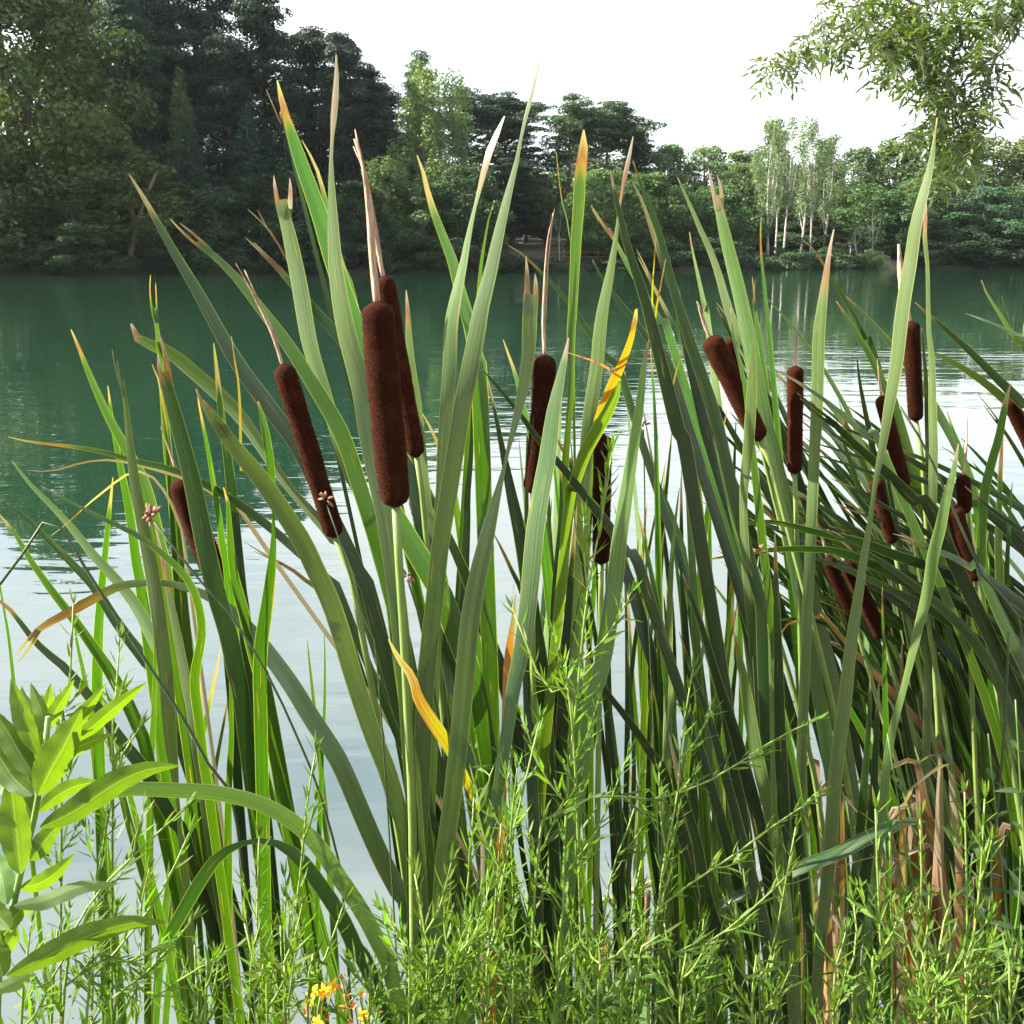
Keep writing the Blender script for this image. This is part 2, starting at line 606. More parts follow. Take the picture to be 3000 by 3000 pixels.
def kind(key, H, W, trunk_mb, Q, rnd, bark):
    off = (0, 0, 0)
    KINDS[key] = (H, W, trunk_mb.mesh(key + '_trunk', bark, off), quads_mesh(key + '_crown', Q, M_CROWN, rnd))


def grow_broad(key, seed, H=16.0, W=12.0, low=0.1, nc=90, per=95, size=0.42, top=1.0, shape=0.6):
    rng = np.random.default_rng(seed)
    C, Rr = [], []
    while len(C) < nc:
        h = rng.uniform(low, 1)
        prof = (math.sin(math.pi * min(1, (h - low * 0.3) ** shape)) ** 0.65) if h > 0.02 else 0.3
        prof = max(prof, 0.25)
        a = rng.uniform(0, 2 * math.pi)
        lob = 1 + 0.22 * math.sin(3 * a + seed) + 0.15 * math.sin(5 * a + 2 * seed + 4 * h)
        rr = W / 2 * prof * lob * math.sqrt(rng.uniform(0.2, 1)) * 0.86
        C.append((rr * math.cos(a), rr * math.sin(a), h * H * 0.94))
        Rr.append(rng.uniform(0.075, 0.155) * W * (1.05 - 0.35 * h))
    C, Rr = np.array(C), np.array(Rr)
    Q, w = clump_leaves(rng, C, Rr, per, size, (1, 1, 0.72))
    tb = MB()
    lean = rng.normal(size=2) * 0.04 * H
    P = np.array([[0, 0, -0.6], [0.1, 0.05, H * 0.2], [lean[0] * .5, lean[1] * .5, H * 0.5], [lean[0], lean[1], H * 0.88]])
    S, q = spline(P, 12)
    tube(tb, S, 0.028 * H * (1 - 0.88 * np.linspace(0, 1, 12)) * np.r_[1.3, np.ones(11)], 8)
    for i in rng.choice(nc, 16, replace=False):
        j = int(np.clip(C[i, 2] / H * 9 - 2, 1, 9))
        S2, _ = spline([S[j], S[j] * 0.45 + C[i] * 0.55 + [0, 0, 0.04 * H], C[i]], 7)
        tube(tb, S2, 0.009 * H * (1 - 0.85 * np.linspace(0, 1, 7)), 5)
    kind(key, H, W, tb, Q, w, M_BARK)


def grow_pine(key, seed, H=20.0, W=12.0, bare=0.62, plates=46, per=120, flat=0.28, size=0.36, taper=0.3, gap=1.0, trunks=1):
    """layered conifer: bare trunk below, flat needle plates on level limbs above"""
    rng = np.random.default_rng(seed)
    tb = MB()
    S, _ = spline([[0, 0, -0.6], [0.15, 0, H * 0.3], [-0.1, 0.1, H * 0.7], [0.1, -0.1, H * 0.985]], 14)
    tube(tb, S, 0.019 * H * (1 - 0.9 * np.linspace(0, 1, 14) ** 1.2), 8)
    C, Rr = [], []
    for i in range(plates):
        f = (i + rng.random()) / plates
        h = bare + (1 - bare) * f
        reach = W / 2 * (1 - f * (1 - taper)) * rng.uniform(0.55, 1.08) if taper < 1 else W / 2 * rng.uniform(0.3, 1.0) * math.sqrt(max(0.05, 1 - (2 * f - 0.75) ** 2 * 0.5))
        if f > 0.95:
            reach *= 0.4
        a = i * 2.4 + rng.normal() * 0.5
        k = 3 if reach > 0.28 * W else 2
        tip = None
        droop = rng.uniform(-0.05, 0.06) * H * 0.35
        j = int(np.clip(h * 13, 1, 13))
        base = S[j]
        for m in range(k):
            fr = (m + 1) / k
            aa = a + rng.normal() * 0.22 * gap
            c = np.array([math.cos(aa) * reach * fr, math.sin(aa) * reach * fr, h * H + droop * fr + rng.normal() * 0.012 * H])
            C.append(c)
            Rr.append(W * rng.uniform(0.085, 0.15) * (1.1 - 0.25 * fr))
            tip = c
        S2, _ = spline([base, base * 0.5 + tip * 0.5 + [0, 0, 0.012 * H], tip], 6)
        tube(tb, S2, 0.0058 * H * (1 - 0.8 * np.linspace(0, 1, 6)), 5)
    Q, w = clump_leaves(rng, np.array(C), np.array(Rr), per, size, (1, 1, flat), up=0.6, aspect=0.4)
    kind(key, H, W, tb, Q, w, M_BARK)


def grow_fir(key, seed, H=16.0, W=7.0, per=130, size=0.34):
    rng = np.random.default_rng(seed)
    tb = MB()
    S, _ = spline([[0, 0, -0.6], [0, 0, H * 0.5], [0.05, 0, H * 0.99]], 10)
    tube(tb, S, 0.016 * H * (1 - 0.93 * np.linspace(0, 1, 10)), 7)
    C, Rr = [], []
    for i in range(120):
        f = i / 120
        h = 0.06 + 0.93 * f
        reach = W / 2 * (1 - f) ** 0.85 * rng.uniform(0.75, 1.1) + 0.12
        a = i * 2.399 + rng.normal() * 0.3
        for fr in ((0.45, 0.9) if f < 0.8 else (0.8,)):
            C.append((math.cos(a) * reach * fr, math.sin(a) * reach * fr, h * H - 0.22 * reach * fr))
            Rr.append(0.09 * W * (1.25 - 0.75 * f))
    Q, w = clump_leaves(rng, np.array(C), np.array(Rr), per, size, (1, 1, 0.5), up=0.3, aspect=0.4)
    kind(key, H, W, tb, Q, w, M_BARK)


def grow_poplar(key, seed, H=18.0, W=5.5, low=0.12, n=70, per=110, size=0.3, bark=None, thick=0.013, forks=5):
    """upright crown of steep branches; low is where the foliage starts"""
    rng = np.random.default_rng(seed)
    tb = MB()
    S, _ = spline([[0, 0, -0.6], [rng.normal() * .2, 0, H * 0.35], [rng.normal() * .3, rng.normal() * .3, H * 0.7], [rng.normal() * .3, 0, H * 0.97]], 14)
    tube(tb, S, thick * H * (1 - 0.9 * np.linspace(0, 1, 14)), 8)
    C, Rr = [], []
    for i in range(n):
        h = low + (1 - low) * (i + rng.random()) / n
        f = (h - low) / (1 - low)
        reach = W / 2 * math.sin(math.pi * min(1, f * 0.80 + 0.13)) ** 0.8 * math.sqrt(rng.uniform(0.1, 1))
        a = rng.uniform(0, 6.283)
        C.append((S[int(h * 13)][0] + math.cos(a) * reach, S[int(h * 13)][1] + math.sin(a) * reach, h * H))
        Rr.append(W * rng.uniform(0.09, 0.17))
    for i in range(forks):
        h = rng.uniform(max(0.2, low * 0.75), 0.6)
        a = rng.uniform(0, 6.283)
        b = S[int(h * 13)]
        S2, _ = spline([b, b + [math.cos(a) * W * 0.16, math.sin(a) * W * 0.16, 0.14 * H], b + [math.cos(a) * W * 0.26, math.sin(a) * W * 0.26, 0.36 * H]], 7)
        tube(tb, S2, thick * 0.5 * H * (1 - 0.85 * np.linspace(0, 1, 7)), 5)
    Q, w = clump_leaves(rng, np.array(C), np.array(Rr), per, size, (0.8, 0.8, 1.7), up=0.2, aspect=0.5)
    kind(key, H, W, tb, Q, w, bark or M_BARK)


grow_broad('broad_a', 3, 16, 12, 0.06, 130, 90, 0.42)
grow_broad('broad_b', 8, 15, 13, 0.10, 135, 85, 0.40, shape=0.8)
grow_broad('broad_c', 21, 17, 10, 0.08, 115, 105, 0.38, shape=0.5)
grow_broad('broad_d', 33, 14, 11, 0.16, 80, 80, 0.42)
grow_broad('big_broad', 5, 26, 20, 0.04, 230, 62, 0.46, shape=0.62)
grow_broad('shrub', 12, 4, 6, 0.05, 46, 260, 0.26, shape=0.75)
grow_broad('low_shrub', 14, 2.4, 5, 0.03, 40, 330, 0.22, shape=0.8)
grow_pine('cedar', 4, 25, 15, 0.10, 86, 100, 0.30, 0.38, 0.22)
grow_pine('black_pine', 9, 26, 13, 0.16, 84, 110, 0.42, 0.38, 0.40)
grow_pine('tall_pine', 15, 28, 14, 0.45, 58, 100, 0.40, 0.40, 0.6)
grow_pine('umbrella_pine', 22, 18, 14, 0.72, 42, 130, 0.26, 0.34, 2.0)
grow_pine('small_pine', 27, 18, 9, 0.60, 34, 130, 0.36, 0.34, 2.0)
grow_fir('fir', 2)
grow_poplar('poplar', 6, 18, 6.5, 0.08, 95, 125, 0.34)
grow_poplar('white_poplar', 17, 17, 4.2, 0.34, 80, 170, 0.26, M_PALEBARK, 0.0105)
grow_poplar('white_poplar_b', 19, 17, 3.6, 0.42, 70, 180, 0.26, M_PALEBARK, 0.0095, 6)
grow_poplar('sapling', 29, 8, 2.4, 0.25, 34, 150, 0.2, M_PALEBARK, 0.008, 4)

TREE_N = 0


def tree(kd, name, label, u, vtop, back, wpx, col, group=None, rot=None, cat='tree', lean=0.0, zoff=0.0, bark=None):
    """a tree whose stem stands at column u, back metres behind the far shore, its top at row vtop, wpx wide"""
    global TREE_N
    TREE_N += 1
    d = float(np.interp(u, SH_U, SH_D))
    x = at(u, 733, d)[0]
    for _ in range(3):
        d = float(shore_y(x)) + back
        x = at(u, 733, d)[0]
    H, W, tm, cm = KINDS[kd]
    zb = float(far_z(x, d)) + zoff
    top = at(u, vtop, d)[2]
    sz = max(0.1, (top - zb) / H)
    sxy = wpx * px(d, 700) / W
    o = thing(name, label, cat, (x, d, zb), group)
    rng = random.Random(TREE_N * 7 + 1)
    o.rotation_euler = (0, lean, rng.uniform(0, 6.28) if rot is None else rot)
    o.scale = (sxy, sxy, sz)
    a = link('trunk', tm, o)
    b = link('crown', cm, o, (col[0] * 0.95, col[1] * 1.15, col[2] * 1.1, 1))
    b['kind'] = 'stuff'
    return o


DK = (0.014, 0.026, 0.016)      # dark conifer
BL = (0.018, 0.036, 0.026)      # blue green conifer
MG = (0.046, 0.075, 0.028)      # mid green
YG = (0.070, 0.088, 0.022)      # yellow green
LG = (0.092, 0.118, 0.050)      # light green
GG = (0.105, 0.125, 0.062)      # grey green poplar
G1 = 'trees on the far shore'
# left: tall dark wood
tree('big_broad', 'broadleaf_tree', 'huge yellow-green broadleaf tree filling the upper left corner', 95, -190, 7, 760, (0.050, 0.060, 0.016), G1)
tree('broad_b', 'broadleaf_tree', 'olive broadleaf tree with spreading crown low over the water at left', 395, 415, 4, 460, (0.048, 0.056, 0.016), G1)
tree('broad_a', 'broadleaf_tree', 'dark broadleaf tree at the left edge with branches down to the water', 60, 440, 3, 420, (0.026, 0.045, 0.020), G1)
tree('broad_c', 'broadleaf_tree', 'bushy dark tree on the shore below the huge yellow-green tree', 235, 520, 2.5, 300, (0.028, 0.046, 0.018), G1)
tree('cedar', 'cedar_tree', 'blue-green conifer beside the huge yellow-green tree', 420, -60, 14, 330, BL, G1)
tree('tall_pine', 'pine_tree', 'very tall pine with bare trunk against the sky near the top left', 486, -160, 20, 330, DK, G1)
tree('tall_pine', 'pine_tree', 'tall dark pine with open crown right of the bare trunk pair', 610, -70, 24, 360, DK, G1)
tree('fir', 'fir_tree', 'light green conical fir in front of the dark pines', 562, 190, 9, 190, (0.050, 0.070, 0.030), G1)
tree('fir', 'fir_tree', 'dark blue fir standing under the light green conical one', 575, 345, 6, 190, (0.012, 0.028, 0.022), G1)
tree('black_pine', 'pine_tree', 'massive black pine with jagged top reaching the frame edge', 800, -15, 16, 350, DK, G1)
tree('black_pine', 'pine_tree', 'black pine whose pointed top stands right of the tallest one', 1022, 112, 13, 250, (0.011, 0.020, 0.016), G1)
tree('cedar', 'cedar_tree', 'cedar stretching flat branches over the gap beside the poplar', 1085, 200, 18, 330, (0.013, 0.026, 0.020), G1)
tree('fir', 'fir_tree', 'teal fir half hidden behind the tall cattail leaves at upper left', 745, 305, 8, 220, (0.024, 0.045, 0.032), G1)
tree('fir', 'fir_tree', 'dark fir low among the shore trees right of the teal one', 850, 330, 7, 230, (0.016, 0.032, 0.022), G1)
tree('black_pine', 'pine_tree', 'shadowy pine filling the wood behind the pale split leaf', 690, 120, 12, 320, (0.012, 0.022, 0.016), G1)
tree('broad_d', 'broadleaf_tree', 'dark round tree at the waterline under the firs', 640, 520, 4, 300, (0.022, 0.040, 0.018), G1)
tree('broad_a', 'broadleaf_tree', 'dark bushy tree at the waterline behind the thick cattail head', 880, 500, 3.5, 330, (0.020, 0.036, 0.018), G1)
tree('broad_c', 'broadleaf_tree', 'deep green tree at the waterline right of the thick cattail head', 1040, 520, 4, 260, (0.020, 0.038, 0.018), G1)
tree('black_pine', 'pine_tree', 'dark pine closing the skyline between the two black pine tops', 930, 95, 22, 330, (0.012, 0.022, 0.017), G1)
tree('black_pine', 'pine_tree', 'dark pine behind the cedar left of the light poplar', 1120, 255, 28, 300, (0.013, 0.024, 0.018), G1)
tree('cedar', 'cedar_tree', 'dark cedar deep in the wood under the tall pine pair', 520, 60, 26, 330, (0.012, 0.022, 0.017), G1)
tree('broad_a', 'broadleaf_tree', 'dim tree deep in the wood behind the upper left leaves', 320, 150, 18, 420, (0.024, 0.036, 0.016), G1)
tree('broad_b', 'broadleaf_tree', 'dim tree deep behind the cedar and the light poplar', 1180, 400, 26, 420, (0.024, 0.040, 0.020), G1)
tree('broad_a', 'broadleaf_tree', 'dim tree deep behind the pines at the centre', 1430, 420, 44, 420, (0.030, 0.046, 0.022), G1)
tree('broad_b', 'broadleaf_tree', 'dim tree deep behind the umbrella pine', 1730, 425, 46, 460, (0.036, 0.050, 0.024), G1)
tree('black_pine', 'pine_tree', 'dark pine at the upper left behind the huge tree', 270, -40, 24, 380, (0.012, 0.022, 0.016), G1)
tree('broad_d', 'broadleaf_tree', 'dark tree at the waterline beneath the massive black pine', 760, 480, 7, 330, (0.018, 0.032, 0.016), G1)
# middle
tree('poplar', 'poplar_tree', 'sunlit light green poplar standing out before the dark wood', 1262, 205, 10, 190, (0.115, 0.140, 0.052), G1)
tree('poplar', 'poplar_tree', 'second light poplar just right of the brightest poplar', 1330, 225, 12, 130, (0.090, 0.115, 0.050), G1)
tree('cedar', 'cedar_tree', 'thin topped conifer peeking above the light poplar', 1240, 168, 34, 210, (0.028, 0.044, 0.030), G1)
tree('poplar', 'willow_tree', 'feathery willow-like tree leaning over the water left of centre', 1120, 470, 3, 190, (0.060, 0.080, 0.032), G1, lean=0.06)
tree('broad_d', 'broadleaf_tree', 'round green tree below the light poplar', 1235, 500, 4, 300, (0.040, 0.062, 0.024), G1)
tree('broad_b', 'broadleaf_tree', 'dark spreading tree on the shore left of the woodland gap', 1360, 480, 5, 280, (0.030, 0.050, 0.022), G1)
tree('small_pine', 'pine_tree', 'pine with thin pale trunk and flat crown right of the poplar', 1358, 270, 30, 240, (0.022, 0.036, 0.026), G1)
tree('umbrella_pine', 'pine_tree', 'flat topped pine cut by the tallest pale leaf', 1480, 288, 32, 330, (0.022, 0.036, 0.024), G1)
tree('small_pine', 'pine_tree', 'small pine between the two flat topped pines', 1540, 420, 26, 220, (0.022, 0.038, 0.022), G1)
tree('umbrella_pine', 'pine_tree', 'umbrella pine with the widest flat crown against the white sky', 1775, 315, 26, 330, (0.034, 0.052, 0.028), G1)
tree('small_pine', 'pine_tree', 'pine with high tuft at the left end of the widest flat crown', 1668, 288, 24, 210, (0.040, 0.056, 0.028), G1)
tree('broad_d', 'broadleaf_tree', 'leafy tree between the flat topped pines', 1600, 470, 22, 260, (0.050, 0.068, 0.026), G1)
tree('broad_b', 'broadleaf_tree', 'big round sunlit tree on the shore right of centre', 1775, 490, 6, 350, (0.062, 0.090, 0.032), G1)
tree('broad_a', 'broadleaf_tree', 'round tree merging with the big round sunlit one', 1900, 500, 7, 300, (0.058, 0.082, 0.030), G1)
tree('black_pine', 'pine_tree', 'dark pine inside the woodland gap behind the pale leaf', 1500, 470, 20, 260, (0.016, 0.026, 0.020), G1)
tree('broad_c', 'broadleaf_tree', 'dim tree closing the woodland gap from behind', 1600, 520, 40, 330, (0.028, 0.042, 0.020), G1)
tree('cedar', 'cedar_tree', 'dark cedar rising behind the round shore trees', 1860, 400, 30, 240, (0.026, 0.042, 0.024), G1)
# right: lower sunlit wood
RIGHT = [('broad_a', 1950, 415, 26, 260, LG), ('broad_b', 2060, 420, 24, 260, LG), ('broad_c', 2150, 428, 30, 240, LG),
         ('broad_d', 2020, 520, 8, 240, MG), ('broad_a', 2110, 545, 6, 240, MG), ('broad_b', 2180, 470, 16, 260, (0.070, 0.092, 0.036)),
         ('broad_c', 2245, 335, 34, 170, (0.050, 0.066, 0.034)), ('broad_c', 2400, 390, 26, 170, (0.045, 0.060, 0.032)),
         ('broad_a', 2290, 470, 18, 300, (0.050, 0.068, 0.030)), ('broad_d', 2420, 500, 16, 280, (0.050, 0.066, 0.028)),
         ('broad_b', 2490, 425, 22, 260, (0.062, 0.082, 0.032)), ('broad_a', 2600, 405, 26, 300, (0.075, 0.096, 0.038)),
         ('broad_d', 2540, 520, 10, 300, MG), ('broad_c', 2700, 395, 30, 260, LG), ('broad_b', 2660, 520, 9, 300, MG),
         ('broad_a', 2800, 390, 30, 300, (0.070, 0.090, 0.034)), ('broad_d', 2900, 375, 34, 320, (0.075, 0.085, 0.030)),
         ('broad_b', 3010, 385, 32, 320, (0.080, 0.085, 0.028)), ('broad_c', 2780, 545, 6, 260, (0.036, 0.066, 0.034)),
         ('broad_a', 2880, 540, 5, 280, (0.034, 0.062, 0.032)), ('broad_d', 2980, 520, 6, 300, (0.032, 0.056, 0.026)),
         ('broad_b', 3090, 480, 8, 320, (0.05, 0.06, 0.022)), ('broad_a', 2370, 610, 8, 260, (0.040, 0.056, 0.026)),
         ('broad_c', 2720, 640, 3, 260, (0.032, 0.050, 0.024)), ('broad_d', 2930, 650, 2.5, 280, (0.026, 0.046, 0.022))]
RL = ['sunlit tree right of the dark cedar, first of the pale right-hand wood', 'pale green tree two crowns right of the round shore trees',
      'pale tree just left of the white-trunked poplars on the skyline', 'mid green tree on the shore right of the big round one',
      'mid green tree low on the shore left of the white trunks', 'grey-green tree filling the wood left of the white trunks',
      'dark pointed tree behind the leftmost white trunks on the skyline', 'dark rounded tree behind the right white trunks on the skyline',
      'dim tree behind the white trunks', 'dim tree right behind the white trunks', 'green tree right of the white-trunked group',
      'rounded skyline tree midway along the right-hand wood', 'dark green tree above the small blue post', 'pale skyline tree left of the hanging branch',
      'green tree above the sandy slope', 'skyline tree just left under the hanging branch tip', 'skyline tree right under the hanging branch',
      'olive skyline tree at the right edge', 'bluish green tree below the hanging branch', 'bluish green tree right of the sandy slope, on the water',
      'green shore tree near the right edge', 'olive tree cut by the right edge', 'low dim tree between white trunks and blue post',
      'low dark tree beside the sandy slope', 'low dark tree with drooping branches at the right end of the shore']
for (kd, u, v, bk, w, c), lb in zip(RIGHT, RL):
    tree(kd, 'broadleaf_tree', lb, u, v, bk, w, c, 'trees of the right-hand wood')
WP = [('white_poplar', 2252, 352, 7, 105), ('white_poplar_b', 2272, 380, 8, 80), ('white_poplar_b', 2296, 345, 7, 80), ('white_poplar', 2345, 350, 8, 100),
      ('white_poplar_b', 2375, 372, 7, 75), ('white_poplar', 2408, 395, 8, 90)]
WL = ['leftmost white-trunked poplar of the group across the lake', 'second white-trunked poplar from the left', 'third white-trunked poplar, slightly leaning',
      'tall white-trunked poplar in the middle of the group', 'thin white-trunked poplar, second from the right', 'rightmost white-trunked poplar of the group']
for i, ((kd, u, v, bk, w), lb) in enumerate(zip(WP, WL)):
    tree(kd, 'white_poplar', lb, u, v, bk - 3, w, GG, 'white-trunked poplars across the lake', lean=(0.03, 0.02, 0.05, 0.02, 0.06, 0.05)[i])
tree('sapling', 'young_poplar', 'pale young tree leaning beside the small blue post', 2512, 640, 3, 70, (0.11, 0.13, 0.07), lean=0.16)
tree('sapling', 'young_poplar', 'taller pale young tree right of the leaning one', 2556, 585, 3, 80, (0.10, 0.12, 0.065), lean=0.08)
tree('sapling', 'young_pine', 'spindly young tree in the woodland gap by the rail fence', 1640, 600, 5, 70, (0.04, 0.06, 0.03))
# shrubs on the waterline
SHR = [('shrub', 30, 690, 1.2, 300, (0.022, 0.040, 0.018)), ('shrub', 180, 700, 1.0, 260, (0.024, 0.042, 0.018)), ('low_shrub', 330, 735, 1.0, 240, (0.030, 0.046, 0.020)),
       ('shrub', 480, 705, 1.0, 240, (0.020, 0.038, 0.018)), ('low_shrub', 600, 715, 1.0, 260, (0.022, 0.042, 0.018)), ('shrub', 760, 690, 1.2, 260, (0.018, 0.034, 0.016)),
       ('shrub', 960, 680, 1.2, 280, (0.018, 0.034, 0.016)), ('shrub', 1140, 690, 1.2, 260, (0.028, 0.046, 0.020)), ('shrub', 1310, 690, 1.2, 260, (0.024, 0.040, 0.018)),
       ('low_shrub', 1450, 735, 1.0, 240, (0.022, 0.036, 0.018)), ('low_shrub', 1600, 752, 0.6, 240, (0.022, 0.036, 0.018)), ('low_shrub', 1760, 755, 0.6, 260, (0.024, 0.040, 0.018)),
       ('shrub', 1930, 690, 1.2, 260, (0.030, 0.048, 0.022)), ('shrub', 2080, 690, 1.2, 240, (0.030, 0.050, 0.022)), ('low_shrub', 2180, 725, 1.0, 220, (0.030, 0.052, 0.024)),
       ('low_shrub', 2300, 728, 0.8, 240, (0.034, 0.056, 0.026)), ('low_shrub', 2420, 725, 0.8, 220, (0.036, 0.058, 0.026)), ('low_shrub', 2548, 732, 0.6, 125, (0.120, 0.140, 0.062)),
       ('low_shrub', 2500, 755, 0.6, 140, (0.036, 0.056, 0.028)), ('shrub', 2740, 690, 1.5, 230, (0.026, 0.042, 0.022)), ('shrub', 2880, 690, 1.2, 260, (0.022, 0.038, 0.020)), ('shrub', 3010, 690, 1.2, 240, (0.024, 0.040, 0.022))]
SL = ['dark shrub overhanging the water at the far left edge', 'dark shrub on the far waterline below the huge tree', 'low olive shrub on the far waterline beside leaning trunk',
      'shadowy shrub on the far waterline under the firs', 'low shrub on the far waterline left of pale split leaf', 'dark shrub on the far waterline behind pale split leaf',
      'dark shrub on the far waterline above the thick cattail head', 'shrub on the far waterline below the feathery willow', 'shrub on the far waterline below the round tree',
      'low shrub at the left of the woodland gap', 'low shrub in front of the rail fence', 'low shrub right of the rail fence', 'shrub below the round sunlit trees',
      'shrub on the far waterline left of the white trunks', 'low shrub left at the foot of the white trunks', 'low hedge-like shrub under the white trunks',
      'low hedge-like shrub right of the white trunks', 'pale rounded shrub at the waterline beside the sandy slope', 'small dark shrub left of the pale rounded one',
      'dark shrub right of the sandy slope', 'dark shrub on the far waterline below hanging branch', 'dark shrub on the far waterline at the right edge']
for (kd, u, v, bk, w, c), lb in zip(SHR, SL):
    tree(kd, 'shore_shrub', lb, u, v, bk, w, c, 'shrubs along the far waterline', cat='shrub')

# leaning trunk, rail fence, post and sandy slope on the far shore
def shore_at(u, back):
    d = float(np.interp(u, SH_U, SH_D))
    x = at(u, 733, d)[0]
    for _ in range(3):
        d = float(shore_y(x)) + back
        x = at(u, 733, d)[0]
    return x, d


x, d = shore_at(383, 1.0)
mb = MB()
a, b = at(383, 735, d), at(415, 610, d)
S, _ = spline([a - [0, 0, 1.2], a, (a + b) / 2 + [0.1, 0, 0], b, b + [1.2, 1, 3]], 10)
tube(mb, S, np.linspace(0.27, 0.13, 10), 8)
tag(mb.build('leaning_trunk', M_BARK), 'bare dark trunk leaning to the right over the far left shore', 'tree trunk')

x0, d0 = shore_at(1600, 3.2)
x1, d1 = shore_at(1800, 3.2)
fence = thing('rail_fence', 'low wooden rail fence in the woodland gap across the lake', 'fence', (x0, d0, 0))
zf = float(far_z(x0, d0))
for i in range(5):
    t = i / 4
    mb = MB()
    p = np.array([x0 + (x1 - x0) * t, d0 + (d1 - d0) * t, 0])
    tube(mb, [p + [0, 0, float(far_z(p[0], p[1])) - 0.3], p + [0, 0, zf + 0.6], p + [0.01, 0, zf + 1.25]], 0.075, 7)
    mb.build('post', M_WOOD, fence, (x0, d0, 0))
for h in (0.6, 1.05):
    mb = MB()
    tube(mb, [np.array([x0 - 0.4, d0 - 0.09, zf + h]), np.array([(x0 + x1) / 2, (d0 + d1) / 2 - 0.09, zf + h + 0.03]), np.array([x1 + 0.4, d1 - 0.09, zf + h])], 0.05, 6)
    mb.build('rail', M_WOOD, fence, (x0, d0, 0))

x0, d0 = shore_at(2492, 1.6)
zp = float(far_z(x0, d0))
post = thing('marker_post', 'slim dark blue post with small flat cap on the far shore', 'post', (x0, d0, zp))
mb = MB()
tube(mb, [(0, 0, -0.2), (0, 0, 1), (0, 0, 2.05)], 0.075, 8)
mb.build('pole', M_PAINT, post)
mb = MB()
tube(mb, [(0, 0, 2.05), (0, 0, 2.1), (0, 0, 2.17)], [0.2, 0.22, 0.1], 10)
mb.build('cap', M_PAINT, post)

x0, d0 = shore_at(2625, 0.2)
mb = MB()
Xg, Yg = np.meshgrid(np.linspace(-3.2, 3.2, 18), np.linspace(-1.2, 4.5, 12))
rr = np.exp(-(Xg / 2.0) ** 2 - ((Yg - 2.2) / 2.0) ** 2)
Zg = -0.55 + 1.15 * rr + 0.05 * np.sin(Xg * 3) * np.cos(Yg * 4) + 0.2 * np.clip(Yg, 0, 4)
k = Xg.shape[1]
mb.add(np.stack([Xg + x0, Yg + d0, Zg], 2).reshape(-1, 3), [(j * k + i, j * k + i + 1, (j + 1) * k + i + 1, (j + 1) * k + i) for j in range(11) for i in range(k - 1)])
o = mb.build('dirt_slope', M_DIRT)
o['kind'] = 'structure'

# small white float out on the lake
c = at(1968, 990, 24.0)
mb = MB()
prof = [(-0.06, 0.0), (-0.045, 0.042), (0.0, 0.06), (0.06, 0.056), (0.10, 0.03), (0.115, 0.014), (0.15, 0.012)]
fy = 2.0 / math.tan(R(4.55))
fx = (1968 - 1500) / F * fy / (CP + (1500 - 990) / F * SP)
tube(mb, [(fx, fy, z) for z, r in prof], [max(r, 0.001) for z, r in prof], 12)
tag(mb.build('water_float', M_WHITE), 'tiny white float on the water seen between the right-hand leaves', 'float')

# ---------------------------------------------------------------- cattails
GRN = (0.115, 0.185, 0.072)
# kind of leaf: roll near the tip, roll lower down (degrees), colour; L, G, M, D have lit or shaded tones painted in
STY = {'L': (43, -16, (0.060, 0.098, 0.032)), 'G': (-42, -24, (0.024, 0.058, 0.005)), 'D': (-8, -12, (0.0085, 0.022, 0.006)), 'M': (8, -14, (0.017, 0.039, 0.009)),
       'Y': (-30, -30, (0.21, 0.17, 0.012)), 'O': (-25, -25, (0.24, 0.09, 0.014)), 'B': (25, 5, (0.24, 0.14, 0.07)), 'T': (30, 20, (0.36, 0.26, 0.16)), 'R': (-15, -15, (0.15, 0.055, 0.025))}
HEAD_TRIS = 0


def blade_strip(mb, C, s, wid, roll, cup=0.045, K=4, s0=0.0):
    """a leaf along C (tip first): C (n,3), widths and rolls per station"""
    n = len(C)
    T = -unit(np.gradient(C, axis=0))                     # towards the tip
    V = unit(C - CAM)
    S = unit(np.cross(T, V))
    D = np.cross(S, T)
    cr, sr = np.cos(roll)[:, None], np.sin(roll)[:, None]
    Wd = cr * S + sr * D
    Nn = np.cross(Wd, T)
    k = np.linspace(-1, 1, K + 1)
    prof = cup * (1 - k ** 2)
    Vv = C[:, None] + 0.5 * wid[:, None, None] * (k[None, :, None] * Wd[:, None] - 2 * prof[None, :, None] * Nn[:, None])
    UV = np.stack([np.broadcast_to((k + 1) / 2, (n, K + 1)), np.broadcast_to((s + s0)[:, None], (n, K + 1))], 2)
    m = K + 1
    Fc = [(i * m + j, i * m + j + 1, (i + 1) * m + j + 1, (i + 1) * m + j) for i in range(n - 1) for j in range(K)]
    mb.add(Vv.reshape(-1, 3), Fc, UV.reshape(-1, 2))


